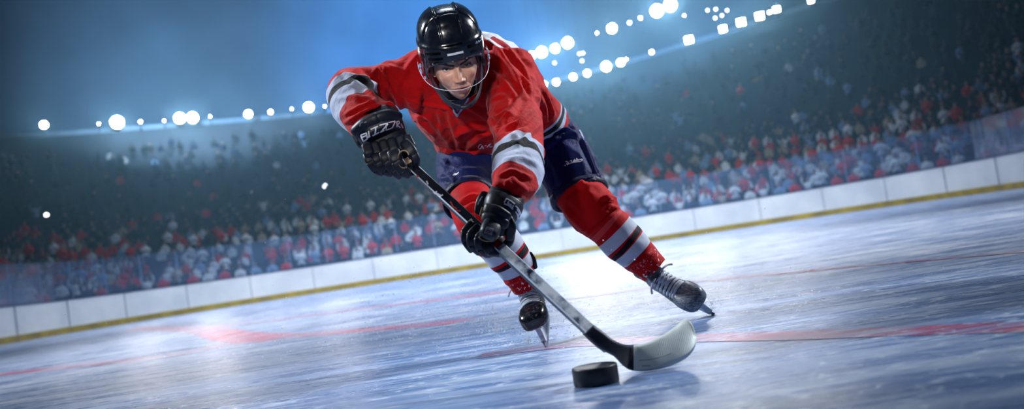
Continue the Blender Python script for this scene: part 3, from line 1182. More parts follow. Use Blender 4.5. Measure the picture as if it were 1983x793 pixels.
# ---- socks over shin pads
so_l = [(906, 376, 3.66, 42, 1, 5), (916, 402, 3.56, 45, 1, 8), (928, 430, 3.50, 44, 1, 15), (945, 452, 3.50, 44, 1, 28), (962, 468, 3.51, 44, 1, 36), (980, 491, 3.52, 42, 1, 38),
        (991, 504.5, 3.53, 39, 1, 39), (1002, 525, 3.54, 34, 1, 34), (1012, 543, 3.55, 29, 1, 31), (1019, 557, 3.56, 26, 1, 30)]
so_r = [(1108, 362, 3.80, 40, 1, 28), (1124, 381, 3.76, 47, 1, 34), (1150, 411, 3.72, 50, 1, 41), (1172, 434, 3.71, 42, 1, 42), (1188, 448, 3.71, 42.5, 1, 45), (1204, 465.6, 3.71, 41.5, 1, 45),
        (1217, 476, 3.71, 40.5, 1, 45), (1233, 492, 3.71, 37, 1, 46), (1252, 510, 3.71, 32, 1, 47), (1267, 523, 3.71, 29, 1, 49)]
LB = lin((190, 198, 216))


def sock(st, stops, fl, snow_t):
    rs = rings(st, 14)
    mb = MB()
    n_ = 48
    loft(mb, rs, n_, caps=(True, True))
    me = mb.mesh('sock')
    t_ = np.repeat(np.linspace(0, 1, len(rs)), n_)
    set_attr(me, 'run', t_)
    v, n = get_v(me), get_n(me)
    w = 0.0025 * vnoise(v * np.array([14, 14, 20]), 21) + 0.0018 * vnoise(v * 40, 22)
    set_v(me, v + n * w[:, None])
    folds(me, fl)
    t = NT('sock_knit')
    p = t.pos()
    r = t.ramp(t.attr('run'), [(q, c) for q, c in stops], 'CONSTANT').outputs[0]
    f = t.noise(p, 12, 4)
    col = t.mix(t.math('MULTIPLY', f, 0.35), r, (0.03, 0.0, 0.0, 1))
    # snow caught in the knit near the ankle
    sn = t.noise(p, 95, 3, 0.6)
    near_ = t.ramp(t.attr('run'), [(snow_t, (0, 0, 0)), (min(snow_t + .12, .99), (1, 1, 1))]).outputs[0]
    k = t.math('MULTIPLY', t.ramp(sn, [(0.60, (0, 0, 0)), (0.64, (1, 1, 1))]).outputs[0], near_)
    col = t.mix(k, col, lin((235, 232, 238)))
    knit = t.n('ShaderNodeTexWave', {'Vector': p, 'Scale': 110.0, 'Distortion': 1.0}).outputs[1]
    nrm = t.bump(knit, 0.1, 0.002, t.bump(t.noise(p, 25, 4), 0.25, 0.01))
    M_ = t.done(t.bsdf(col, 0.7, Normal=nrm, Sheen_Weight=0.03, Specular_IOR_Level=0.12))
    return link_mesh('sock', me, M_, player)


RS = lin((184, 0, 8))
q9 = 1 / 9.0
sock_r = sock(so_r, [(0, RS), (3.0 * q9, lin((206, 60, 62))), (3.32 * q9, RS), (4.0 * q9, LB), (5.0 * q9, RS), (5.22 * q9, NAVY), (5.9 * q9, RS), (6.0 * q9, LB), (7.0 * q9, RS)],
              [([(1095, 372), (1122, 358), (1145, 362)], 4, 0.008), ([(1105, 365), (1128, 352), (1152, 358)], 3, 0.006), ([(1178, 372), (1172, 385), (1186, 392)], 4, 0.009), ([(1160, 385), (1180, 380), (1195, 388)], 4, 0.007),
               ([(1092, 405), (1110, 425), (1140, 452)], 6, 0.006), ([(1130, 455), (1160, 432), (1196, 402)], 3, -0.006), ([(1172, 395), (1185, 400), (1198, 404)], 3, 0.007), ([(1125, 350), (1140, 370), (1150, 380)], 5, 0.005),
               ([(1215, 515), (1240, 505), (1262, 490)], 4, 0.005)], 0.80)
sock_l = sock(so_l, [(0, RS), (4.0 * q9, LB), (5.0 * q9, RS), (5.22 * q9, NAVY), (5.9 * q9, RS), (6.0 * q9, LB), (7.0 * q9, RS)],
              [([(885, 395), (915, 378), (950, 385)], 4, 0.007), ([(895, 410), (915, 395), (945, 400)], 4, 0.005), ([(980, 550), (1000, 545), (1025, 530)], 4, 0.004)], 0.78)
# dark strap of the shin pad behind each calf
for pts in ([(1026, 492, 3.575, 5), (1032, 504, 3.575, 6), (1036, 518, 3.58, 5)], [(1229, 524, 3.74, 6), (1235, 530, 3.74, 8), (1241, 536, 3.74, 6)]):
    mb = MB()
    loft(mb, rings(pts, 5), 14, round_caps=0.8)
    mb.build('shin_pad_strap', mat_noise('strap_black', lin((16, 20, 30)), lin((24, 30, 44)), 0.45, 20, 0.1), player)
# ---- lettering and marks that lie on a curved surface
from mathutils.bvhtree import BVHTree


def bvh_of(o):
    off = base_of(o)
    me = o.data
    return BVHTree.FromPolygons([v_.co + off for v_ in me.vertices], [tuple(p_.vertices) for p_ in me.polygons])


def on_surface(bvh, px, py, lift=0.0015):
    r = (P(px, py, 1.0) - CAM).normalized()
    h_ = bvh.ray_cast(CAM, r, 12)
    if h_[0] is None:
        return None, None
    nn = h_[1]
    if nn.dot(r) > 0:
        nn = -nn
    return h_[0] + nn * lift, nn


def strokes(name, host, lines, width, mat, parent, lift=0.0015, closed=False):
    """ribbons of a given pixel width laid on the host's surface along pixel polylines"""
    bvh = bvh_of(host)
    mb = MB()
    for ln in lines:
        w = width
        pts = []
        for (a, b) in zip(ln[:-1], ln[1:]):
            k = max(2, int(math.hypot(b[0] - a[0], b[1] - a[1]) / 1.5))
            pts += [(a[0] + (b[0] - a[0]) * q / k, a[1] + (b[1] - a[1]) * q / k) for q in range(k)]
        pts.append(ln[-1])
        row = []
        for i, p in enumerate(pts):
            q0, q1 = pts[max(i - 1, 0)], pts[min(i + 1, len(pts) - 1)]
            tx, ty = q1[0] - q0[0], q1[1] - q0[1]
            L_ = math.hypot(tx, ty) + 1e-6
            nx_, ny_ = -ty / L_ * w / 2, tx / L_ * w / 2
            A, _n = on_surface(bvh, p[0] + nx_, p[1] + ny_, lift)
            B, _n2 = on_surface(bvh, p[0] - nx_, p[1] - ny_, lift)
            C_, n3 = on_surface(bvh, p[0], p[1], lift)
            if C_ is None:
                row.append(None)
                continue
            d_ = (C_ - CAM).length
            if A is None or (A - C_).length > 0.03:
                A = C_
            if B is None or (B - C_).length > 0.03:
                B = C_
            row.append((A, C_, B))
        for r0, r1 in zip(row[:-1], row[1:]):
            if r0 is None or r1 is None or (r0[1] - r1[1]).length > 0.05:
                continue
            mb.add([r0[0], r0[1], r0[2], r1[0], r1[1], r1[2]], [(0, 1, 4, 3), (1, 2, 5, 4)])
    if not mb.v:
        return None
    return mb.build(name, mat, parent, smooth=False)


M_mark = mat_noise('mark_white', lin((216, 220, 234)), lin((196, 202, 222)), 0.5, 30, 0)
M_mark_pink = mat_noise('mark_lilac', lin((200, 184, 206)), lin((184, 170, 200)), 0.5, 30, 0)

# club lettering low on the jersey, script on the shorts
strokes('chest_lettering', jersey, [[(932, 279), (928, 281), (926, 285), (928, 288), (931, 287)], [(931, 288), (934, 281), (936, 288)], [(939, 282), (942, 281)], [(943, 285), (947, 280), (951, 278)],
                                    [(947, 281), (950, 285), (953, 283)]], 1.3, M_mark, jersey)
strokes('thigh_lettering', shorts, [[(1094, 320), (1095, 322)], [(1097, 319), (1100, 314), (1101, 318), (1098, 320)], [(1103, 313), (1107, 311), (1107, 316), (1103, 317)], [(1095, 314), (1099, 313)],
                                    [(1109, 315), (1113, 309), (1112, 314)], [(1115, 313), (1117, 307), (1120, 311)], [(1120, 310), (1126, 309), (1128, 311), (1124, 313), (1110, 315), (1098, 319)], [(1113, 312), (1121, 311)]], 1.6, M_mark, shorts)
strokes('thigh_lettering', shorts, [[(876, 341), (880, 338), (884, 337)], [(878, 342), (883, 339), (889, 334)], [(884, 338), (888, 335)]], 1.5, M_mark, shorts)
strokes('side_piping', shorts, [[(1122, 252), (1136, 280), (1148, 312), (1160, 344)]], 3.0, mat_noise('piping', lin((96, 106, 160)), lin((70, 80, 136)), 0.5, 20, 0), shorts)

# ---- gloves
t = NT('glove_leather')
p = t.pos()
c = t.mix(t.noise(p, 30, 4), lin((9, 14, 26)), lin((19, 28, 46)))
nrm = t.bump(t.noise(p, 160, 3), 0.10, 0.002, t.bump(t.noise(p, 26, 4), 0.2, 0.008))
M_glove = t.done(t.bsdf(c, 0.46, Normal=nrm, Specular_IOR_Level=0.35))
M_palm = mat_noise('glove_palm', lin((150, 124, 90)), lin((116, 92, 64)), 0.75, 40, 0.2)


def pad(mb, pts, sq=0.5, n=18, caps=1.0, sub=4, mi=0):
    loft(mb, rings(pts, sub), n, sq=sq, round_caps=caps, mi=mi)


mb = MB()
# cuff, its roll and the band that carries the lettering
pad(mb, [(727, 234, 3.22, 47, .8, 22), (735, 250, 3.20, 48, .85, 20), (744, 268, 3.17, 43, .85, 18)], 0.8, 40, 0.25)
pad(mb, [(735, 247, 3.185, 46, .92, 20), (739, 257, 3.175, 46, .95, 19), (744, 268, 3.165, 43, .95, 18)], 0.75, 40, 0.15)
pad(mb, [(693, 252, 3.15, 13, 1.2), (708, 240, 3.13, 14, 1.2), (729, 230, 3.12, 13, 1.2)], 0.8)
pad(mb, [(733, 228, 3.12, 12, 1.2), (750, 224, 3.13, 13, 1.2), (768, 226, 3.15, 11, 1.2)], 0.8)
pad(mb, [(692, 262, 3.2, 10, 1.5), (700, 278, 3.19, 10, 1.5)], 0.8)
# back of the hand and knuckle rolls
pad(mb, [(745, 266, 3.18, 42, .55, 14), (752, 288, 3.17, 44, .55, 4), (766, 312, 3.17, 40, .6, -6), (774, 326, 3.18, 26, .7, -10)], 0.75, 32, 0.6)
for seg in ([(711, 284, 11), (715, 297, 11)], [(726, 280, 8), (732, 297, 9)], [(742, 277, 9), (748, 293, 10)], [(758, 273, 9), (764, 290, 11)], [(774, 268, 9), (782, 286, 11)], [(789, 266, 8), (796, 284, 10)]):
    (x0, y0, r0), (x1, y1, r1) = seg
    pad(mb, [(x0, y0, 3.115, r0, .8), (x1, y1, 3.105, r1, .85)])
# four fingers, each in three padded lengths, curling round the stick
F_ = [[(712, 300, 9, 3.12), (718, 314, 9, 3.11), (727, 328, 8, 3.12), (740, 335, 7, 3.15)],
      [(727, 301, 9, 3.10), (733, 315, 9, 3.095), (743, 329, 9, 3.105), (757, 337, 7, 3.14)],
      [(744, 297, 10, 3.085), (750, 313, 10, 3.08), (762, 330, 9, 3.09), (775, 341, 8, 3.12)],
      [(762, 295, 12, 3.07), (769, 313, 12, 3.06), (780, 330, 11, 3.07), (792, 341, 7, 3.10)]]
for fi in F_:
    for (x0, y0, r0, d0), (x1, y1, r1, d1) in zip(fi[:-1], fi[1:]):
        ex, ey = (x1 - x0) * .06, (y1 - y0) * .06
        pad(mb, [(x0 + ex, y0 + ey, d0, r0 * 1.08, .75), ((x0 + x1) / 2, (y0 + y1) / 2, (d0 + d1) / 2 - .003, (r0 + r1) / 2 * 1.08 + .4, .75), (x1 - ex, y1 - ey, d1, r1 * 1.08, .75)], caps=.6)
# thumb
pad(mb, [(786, 280, 3.10, 11, .9), (795, 292, 3.09, 12, .9), (800, 300, 3.09, 11, .9)])
pad(mb, [(800, 296, 3.09, 9, 1.0), (805, 308, 3.09, 9, 1.0), (806, 318, 3.10, 7, 1.0)])
glove_l = mb.build('glove', M_glove, player)
strokes('cuff_lettering', glove_l, [[(699, 262), (704, 274), (711, 269), (710, 258), (699, 262)], [(702, 266), (709, 263)], [(711, 267), (717, 263)], [(714, 254), (715, 265)], [(718, 251), (732, 245)], [(721, 263), (734, 256)],
                                    [(728, 247), (726, 260)], [(735, 243), (751, 239)], [(751, 240), (738, 255)], [(736, 256), (744, 252)]], 2.6, M_mark, glove_l)
strokes('cuff_lettering', glove_l, [[(749, 240), (747, 252), (758, 248)], [(752, 238), (765, 235)], [(765, 236), (759, 248)], [(768, 236), (772, 235), (773, 239), (768, 242), (775, 247)], [(768, 236), (768, 246)], [(776, 240), (780, 248)]], 2.2, M_mark_pink, glove_l)
strokes('cuff_lettering', glove_l, [[(697, 245), (698, 240), (703, 236)], [(705, 238), (710, 236)]], 2.2, mat_noise('mark_faint', lin((120, 130, 150)), lin((90, 100, 120)), 0.5, 30, 0), glove_l)
mb = MB()
pc = P(782, 309, 3.052)
loft(mb, [(pc + (cR * math.cos(q) * 11 - cU * 0.45 * 0 + cU * math.sin(q) * 17) * (3.05 / FPX), (cR * math.cos(q) + cU * math.sin(q)) * .0026, cF * .008) for q in np.linspace(0.55, 5.2, 22)], 10)
mb.build('palm_opening', M_palm, glove_l)

mb = MB()
DZ = 2.86
pad(mb, [(981, 381, 2.90, 36, .8, -25), (976, 394, 2.885, 37, .85, -24), (970, 410, 2.87, 34, .85, -22)], 0.8, 36, 0.25)
pad(mb, [(977, 394, 2.88, 38, .9, -24), (973, 403, 2.87, 38, .92, -23), (968, 415, 2.86, 34, .9, -22)], 0.75, 36, 0.15)
pad(mb, [(966, 412, 2.83, 26, .6, -20), (962, 430, 2.825, 27, .65, -15), (958, 448, 2.83, 24, .7, -10)], 0.75, 28, 0.5)
pad(mb, [(946, 405, 2.795, 11, .9), (963, 410, 2.785, 12, .9), (980, 420, 2.79, 11, .9)])
pad(mb, [(942, 422, 2.79, 11, .9), (958, 425, 2.78, 12, .9), (976, 434, 2.785, 11, .9)])
pad(mb, [(984, 424, 2.81, 9, 1), (990, 440, 2.81, 10, 1), (987, 458, 2.82, 9, 1)])
pad(mb, [(990, 455, 2.83, 8, 1), (985, 470, 2.84, 9, 1), (972, 482, 2.85, 8, 1)])
# thumb, pointing at the camera, with its patch
pad(mb, [(957, 432, 2.80, 18, .9), (951, 443, 2.775, 20, .9), (946, 454, 2.76, 19, .9)], 0.7, 24, 0.7)
# thumb-side flap of the cuff
pad(mb, [(940, 378, 2.90, 11, .6), (934, 393, 2.89, 13, .6), (928, 411, 2.89, 10, .6)], 0.6)
# four fingers wrapping under the shaft
F_ = [[(913, 436, 9, 2.86), (901, 449, 9, 2.85), (902, 467, 9, 2.85), (914, 483, 9, 2.86)],
      [(926, 441, 9, 2.84), (913, 455, 10, 2.83), (913, 474, 9, 2.83), (927, 488, 8, 2.85)],
      [(938, 449, 9, 2.83), (927, 463, 10, 2.815), (929, 481, 9, 2.82), (943, 492, 8, 2.84)],
      [(950, 464, 9, 2.83), (941, 474, 10, 2.81), (948, 486, 10, 2.81), (966, 490, 9, 2.83)]]
for fi in F_:
    for (x0, y0, r0, d0), (x1, y1, r1, d1) in zip(fi[:-1], fi[1:]):
        ex, ey = (x1 - x0) * .03, (y1 - y0) * .03
        pad(mb, [(x0 + ex, y0 + ey, d0, r0, 1), ((x0 + x1) / 2, (y0 + y1) / 2, (d0 + d1) / 2 - .003, (r0 + r1) / 2 + .5, 1), (x1 - ex, y1 - ey, d1, r1, 1)], caps=.6)
pad(mb, [(950, 470, 2.90, 28, .6, -30), (958, 485, 2.90, 26, .6, -25)], 0.8, 24, 0.7)
glove_r = mb.build('glove', M_glove, player)
strokes('cuff_lettering', glove_r, [[(981, 385), (976, 393)], [(981, 385), (990, 390), (997, 396)], [(976, 395), (986, 399), (993, 406)], [(985, 390), (983, 395), (990, 397), (988, 402)], [(994, 398), (991, 405)],
                                    [(998, 399), (1003, 404), (1007, 412), (1008, 420)], [(998, 410), (1002, 417), (1003, 428)], [(1001, 405), (1005, 413), (1003, 419)]], 2.6, M_mark, glove_r)
strokes('flap_mark', glove_r, [[(925, 397), (928, 390), (930, 386), (934, 381)], [(929, 390), (932, 385)]], 1.5, M_mark, glove_r)
strokes('thumb_patch', glove_r, [[(941, 441), (956, 445)], [(940, 444), (955, 448)], [(939, 447), (954, 451)], [(938, 450), (953, 454)]], 3.6, mat_noise('patch_silver', lin((150, 156, 172)), lin((60, 66, 84)), 0.35, 120, 0), glove_r)
strokes('thumb_patch', glove_r, [[(940, 449), (945, 447), (950, 450), (944, 452)]], 1.8, mat_noise('patch_red', lin((140, 30, 40)), lin((100, 24, 34)), 0.4, 60, 0), glove_r, lift=0.0022)
mb = MB()
pad(mb, [(936, 404, 2.84, 4, .6), (932, 418, 2.84, 4, .6)])
loft(mb, [(P(946 + 18.5 * math.cos(q), 456 + 11 * math.sin(q), 2.765), (cR * math.cos(q) - cU * math.sin(q)) * .003, cF * .012) for q in np.linspace(-0.3, 2.9, 16)], 8)
mb.build('palm_edge', M_palm, glove_r)

# ---- skates, modelled standing on their own and then set on each foot
t = NT('skate_boot')
p = t.pos()
c = t.mix(t.noise(p, 60, 4), lin((22, 28, 38)), lin((46, 54, 66)))
frost = t.ramp(t.noise(p, 70, 6, 0.75), [(0.52, (0, 0, 0)), (0.68, (1, 1, 1))]).outputs[0]
c = t.mix(t.math('MULTIPLY', frost, 0.45), c, lin((170, 182, 198)))
M_boot = t.done(t.bsdf(c, 0.42, Normal=t.bump(t.noise(p, 80, 4), 0.25, 0.003)))
t = NT('skate_toe')
p = t.pos()
fr2 = t.ramp(t.noise(p, 90, 7, 0.8), [(0.55, (0, 0, 0)), (0.75, (1, 1, 1))]).outputs[0]
c = t.mix(t.math('MULTIPLY', fr2, 0.5), lin((12, 15, 22)), lin((150, 164, 184)))
M_toe = t.done(t.bsdf(c, 0.22, Normal=t.bump(t.noise(p, 60, 3), 0.08, 0.003)))
t = NT('skate_toe_frosted')
p = t.pos()
fr3 = t.ramp(t.noise(t.pos((1, 1, 3)), 60, 7, 0.8), [(0.42, (0, 0, 0)), (0.66, (1, 1, 1))]).outputs[0]
M_toe_f = t.done(t.bsdf(t.mix(fr3, lin((40, 48, 60)), lin((146, 158, 176))), 0.38, Normal=t.bump(t.noise(p, 60, 3), 0.15, 0.003)))
M_lace = mat_noise('lace_white', lin((206, 210, 218)), lin((160, 166, 178)), 0.8, 200, 0.3)
M_holder = mat_noise('holder_white', lin((206, 214, 226)), lin((170, 182, 200)), 0.35, 25, 0.05)
M_steel = mat_noise('blade_steel', lin((190, 198, 210)), lin((150, 160, 176)), 0.22, 40, 0, Metallic=0.9)
VX, VY, VZ = Vector((1, 0, 0)), Vector((0, 1, 0)), Vector((0, 0, 1))


def extr(mb, poly, w, M, mi=0):
    """plate cut along a side outline (y, z), w thick"""
    n = len(poly)
    vs_ = [M @ Vector((s * w / 2, y, z)) for s in (-1, 1) for (y, z) in poly]
    fs = [tuple(range(n))[::-1], tuple(range(n, 2 * n))] + [(i, (i + 1) % n, n + (i + 1) % n, n + i) for i in range(n)]
    mb.add(vs_, fs, mi)


def make_skate(M, dull):
    def tr(rs):
        R3 = M.to_3x3()
        return [(M @ c, R3 @ a, R3 @ b) for (c, a, b) in rs]
    mb = MB()
    foot = [(-.098, .040, .022, .030), (-.085, .046, .034, .042), (-.05, .050, .038, .050), (0, .048, .042, .048), (.05, .043, .048, .043), (.10, .039, .055, .039), (.145, .037, .057, .037), (.178, .035, .052, .034), (.195, .033, .038, .026)]
    loft(mb, tr([(Vector((0, y, zc)), VX * rx, VZ * rz) for y, zc, rx, rz in foot]), 28, sq=0.8, round_caps=0.4)
    shaft = [(-.045, .04, .040, .052), (-.042, .08, .038, .054), (-.036, .12, .037, .050), (-.030, .155, .040, .050), (-.026, .18, .043, .053)]
    loft(mb, tr([(Vector((0, y, z)), VX * rx, VY * ry) for y, z, rx, ry in shaft]), 28, round_caps=0.2)
    loft(mb, tr([(Vector((0, .02, .10)), VX * .034, Vector((0, .025, .02))), (Vector((0, .055, .075)), VX * .036, Vector((0, .022, .018))), (Vector((0, .09, .058)), VX * .036, Vector((0, .02, .014)))]), 20, round_caps=0.5)
    me = fuse(mb, 0.0045, 4)
    boot = link_mesh('skate', me, M_boot, player)
    # toe cap
    mb = MB()
    cap = [(.108, .040, .0575, .0415), (.114, .040, .0590, .0430), (.145, .038, .0600, .041), (.176, .036, .0560, .038), (.194, .034, .046, .032), (.205, .033, .028, .019)]
    loft(mb, tr([(Vector((0, y, zc)), VX * rx, VZ * rz) for y, zc, rx, rz in cap]), 28, sq=0.62, round_caps=0.15)
    mb.build('toe_cap', M_toe_f if dull else M_toe, boot, sub=1)
    # tongue and tendon guard
    mb = MB()
    loft(mb, tr([(Vector((0, .025, .125)), VX * .034, Vector((0, .012, .006))), (Vector((0, .03, .165)), VX * .038, Vector((0, .012, .004))), (Vector((0, .045, .198)), VX * .036, Vector((0, .010, .006)))]), 20, round_caps=0.6, sq=0.8)
    loft(mb, tr([(Vector((0, -.085, .13)), VX * .026, VY * .012), (Vector((0, -.092, .19)), VX * .030, VY * .010), (Vector((0, -.100, .235)), VX * .024, VY * .008)]), 18, round_caps=0.6)
    loft(mb, tr([(Vector((0, -.033, .128)), VX * .042, VY * .055), (Vector((0, -.030, .150)), VX * .046, VY * .058), (Vector((0, -.026, .182)), VX * .049, VY * .060), (Vector((0, -.024, .192)), VX * .046, VY * .056)]), 28)
    mb.build('tongue', mat_noise('tongue_black', lin((16, 20, 28)), lin((40, 48, 62)), 0.5, 40, 0.2), boot)
    # laces: rows across the instep, criss-cross higher up, and a bow end
    mb = MB()
    mt = M.to_3x3()

    def top(y):
        # front line of the boot: instep, then up the shaft
        pts = [(.112, .080), (.09, .082), (.06, .097), (.035, .118), (.022, .142), (.020, .165)]
        ys_ = [q[0] for q in pts][::-1]
        return float(np.interp(y, ys_, [q[1] for q in pts][::-1]))

    def lace(pts, r=0.0036):
        out = []
        pts = catmull(pts, 4)
        for i, q in enumerate(pts):
            T = Vector(pts[min(i + 1, len(pts) - 1)] - pts[max(i - 1, 0)]).normalized()
            a = T.cross(Vector((0, .6, .8))).normalized()
            out.append((Vector(q), a * r * 1.5, T.cross(a) * r * .8))
        loft(mb, tr(out), 8, round_caps=0.5)
    rows = [(.108, .084), (.094, .086), (.080, .092), (.066, .099), (.052, .108), (.040, .119), (.031, .131), (.025, .145), (.023, .159)]
    for (y, z) in rows[:6]:
        lace([(-.041, y - .012, z - .020), (-.030, y - .004, z - .003), (0, y, z + .006), (.030, y - .004, z - .003), (.041, y - .012, z - .020)])
    for (y0, z0), (y1, z1) in zip(rows[3:-1], rows[4:]):
        for s in (-1, 1):
            lace([(s * .040, y0 - .012, z0 - .016), (s * .026, y0, z0 + .004), (0, (y0 + y1) / 2 + .006, (z0 + z1) / 2 + .012), (-s * .026, y1, z1 + .004), (-s * .040, y1 - .012, z1 - .014)], 0.003)
    for s in (-1, 1):
        lace([(s * .01, .034, .150), (s * .035, .045, .155), (s * .06, .040, .140), (s * .075, .045, .125)], 0.003)
    mb.build('laces', M_lace, boot)
    # blade holder and runner
    mb = MB()
    extr(mb, [(.185, .004), (.188, -.030), (.202, -.050), (.195, -.062), (-.110, -.062), (-.118, -.050), (-.092, -.030), (-.100, .004), (-.030, .004), (-.042, -.022), (-.030, -.040), (.030, -.040), (.075, -.024), (.070, .004)], 0.022, M)
    extr(mb, [(.170, .006), (.165, -.008), (.05, -.008), (.045, .006)], 0.062, M)
    extr(mb, [(-.025, .006), (-.03, -.008), (-.095, -.008), (-.1, .006)], 0.052, M)
    mb.build('blade_holder', M_holder, boot, smooth=False, bevel=0.003)
    mb = MB()
    extr(mb, [(.205, -.050), (.216, -.060), (.212, -.074), (.196, -.084), (.12, -.088), (-.07, -.088), (-.115, -.084), (-.134, -.074), (-.136, -.062), (-.120, -.054)], 0.006, M)
    mb.build('runner', M_steel, boot, smooth=False)
    return boot


def skate_frame(fwd, up, anchor_local, anchor_world, s):
    """fwd, up given as (image right, image up, towards the camera)"""
    def wv(q):
        return (cR * q[0] + cU * q[1] - cF * q[2]).normalized()
    y = wv(fwd)
    z = wv(up)
    z = (z - y * z.dot(y)).normalized()
    x = y.cross(z)
    M = Matrix((x * s, y * s, z * s)).transposed().to_4x4()
    M.translation = anchor_world - (M.to_3x3() @ Vector(anchor_local))
    return M


tipR, tipL = ICE(1384, 608), ICE(1078, 667)
M_R = skate_frame((.50, -.22, .84), (-.65, .55, .52), (-.028, 0, .178), P(1264, 522, 3.71), 0.97)
M_L = skate_frame((-.06, -.28, .957), (-.46, .86, .22), (-.028, 0, .178), P(1022, 556, 3.56), 0.94)
for Mx, tip in ((M_R, tipR), (M_L, tipL)):
    low = min((Mx @ Vector((0, y, z))).z for y, z in ((.216, -.06), (.212, -.074), (.196, -.084), (.12, -.088), (-.07, -.088), (-.115, -.084), (-.134, -.074)))
    print('blade low', low)
    Mx.translation.z -= low + 0.002 if abs(low) < 0.12 else 0
skate_r = make_skate(M_R, True)
skate_l = make_skate(M_L, False)

# ---- stick
H_top, H_heel = (783, 311, 3.14), (1178, 673.5, 2.512)
A_, B_ = P(*H_top), P(*H_heel)
T = (B_ - A_).normalized()
side = T.cross((A_ + B_) / 2 - CAM).normalized()      # across the picture
face = side.cross(T).normalized()
if face.dot(cF) > 0:
    face = -face
if side.dot(cU) < 0:
    side = -side
ang = math.radians(24)
wide = side * math.cos(ang) - face * math.sin(ang)
thin = side * math.sin(ang) + face * math.cos(ang)
stick = empty('hockey_stick', B_)
tag(stick, 'black and silver hockey stick with white taped blade in the player\'s hands', 'hockey stick')
t = NT('stick_shaft')
p = t.pos()
run = t.attr('run')
edge = t.attr('edge')
nz = t.noise(p, 9, 4, 0.6)
silver = t.ramp(t.noise(t.pos((1, 1, .45)), 26, 3, 0.5), [(0.33, lin((36, 44, 60))), (0.42, lin((170, 180, 198))), (0.55, lin((236, 240, 248)))]).outputs[0]
black = t.ramp(t.noise(p, 14, 3), [(0.4, lin((12, 15, 22))), (0.7, lin((30, 38, 52)))]).outputs[0]
c = t.mix(t.math('GREATER_THAN', run, 0.49), black, silver)
redp = t.math('MULTIPLY', t.math('LESS_THAN', t.math('ABSOLUTE', t.math('SUBTRACT', run, 0.505)), 0.022), t.math('GREATER_THAN', nz, 0.47))
c = t.mix(redp, c, lin((170, 24, 36)))
c = t.mix(t.math('GREATER_THAN', run, 0.965), c, lin((22, 32, 52)))
c = t.mix(t.math('GREATER_THAN', edge, 0.75), c, lin((14, 19, 30)))
c = t.mix(t.math('MULTIPLY', t.math('LESS_THAN', t.math('ABSOLUTE', t.math('SUBTRACT', edge, 0.5)), 0.1), t.math('LESS_THAN', run, 0.9)), c, lin((206, 214, 230)))
c = t.mix(t.math('LESS_THAN', run, 0.035), c, lin((198, 160, 136)))
M_shaft = t.done(t.bsdf(c, 0.24, Specular_IOR_Level=0.6))
mb = MB()
runs, edges = [], []
NSEG = 60
for i in range(NSEG + 1):
    u = i / NSEG
    c0 = A_.lerp(B_, u)
    w, th = 0.0170, 0.0120
    for (x, y) in ((-1, -.7), (-.8, -1), (.8, -1), (1, -.7), (1, .7), (.8, 1), (-.8, 1), (-1, .7)):
        mb.v.append(tuple(c0 + wide * w * x + thin * th * y))
        runs.append(u)
fs = []
for i in range(NSEG):
    for k in range(8):
        fs.append((i * 8 + k, i * 8 + (k + 1) % 8, i * 8 + 8 + (k + 1) % 8, i * 8 + 8 + k))
        edges.append(1.0 if k in (3, 7) else (0.5 if k in (4, 6) else 0.0))
fs.append(tuple(range(8))[::-1])
fs.append(tuple(NSEG * 8 + k for k in range(8)))
edges += [0, 0]
mb.f = fs
mb.mi = [0] * len(fs)
me = mb.mesh('shaft')
set_attr(me, 'run', runs)
a = me.attributes.new('edge', 'FLOAT', 'FACE')
a.data.foreach_set('value', np.array(edges, np.float32))
shaft = link_mesh('shaft', me, M_shaft, stick, smooth=False)
M_line_w = mat_noise('shaft_white_line', lin((210, 216, 228)), lin((190, 198, 214)), 0.3, 30, 0)
M_red_mark = mat_noise('shaft_red_mark', lin((190, 70, 66)), lin((160, 50, 50)), 0.3, 30, 0)
strokes('shaft_marking', shaft, [[(826, 351), (829, 358)]], 3.0, M_line_w, shaft, 0.001)
strokes('shaft_marking', shaft, [[(839, 372), (845, 375), (853, 379)], [(842, 376), (846, 371)], [(851, 381), (858, 378)]], 3.0, M_line_w, shaft, 0.001)
strokes('shaft_marking', shaft, [[(807, 340), (811, 343)]], 3.0, M_red_mark, shaft, 0.001)
strokes('shaft_marking', shaft, [[(872, 391), (876, 398), (876, 400), (884, 405), (884, 408), (892, 410)]], 3.0, M_red_mark, shaft, 0.001)
strokes('shaft_marking', shaft, [[(908, 430), (914, 425)], [(909, 427), (917, 432)]], 4.0, mat_noise('shaft_tan', lin((206, 190, 180)), lin((180, 166, 160)), 0.3, 30, 0), shaft, 0.001)

top_e = [(1150, 630), (1168, 643), (1187, 658), (1206, 667), (1225, 669), (1252, 664), (1284, 649), (1308, 632), (1322, 621), (1332, 620), (1341, 630), (1348, 651)]
bot_e = [(1128, 648), (1158, 675), (1187, 690), (1203, 706), (1219, 717), (1240, 720), (1262, 718), (1284, 714), (1313, 703.5), (1333, 691), (1345, 674), (1348.5, 655)]
NS, NV = 60, 9


def resamp(pl, n):
    pl = catmull(pl, 8)
    s = np.concatenate([[0], np.cumsum(np.hypot(*np.diff(pl, axis=0).T))])
    return np.stack([np.interp(np.linspace(0, s[-1], n), s, pl[:, k]) for k in (0, 1)], 1)


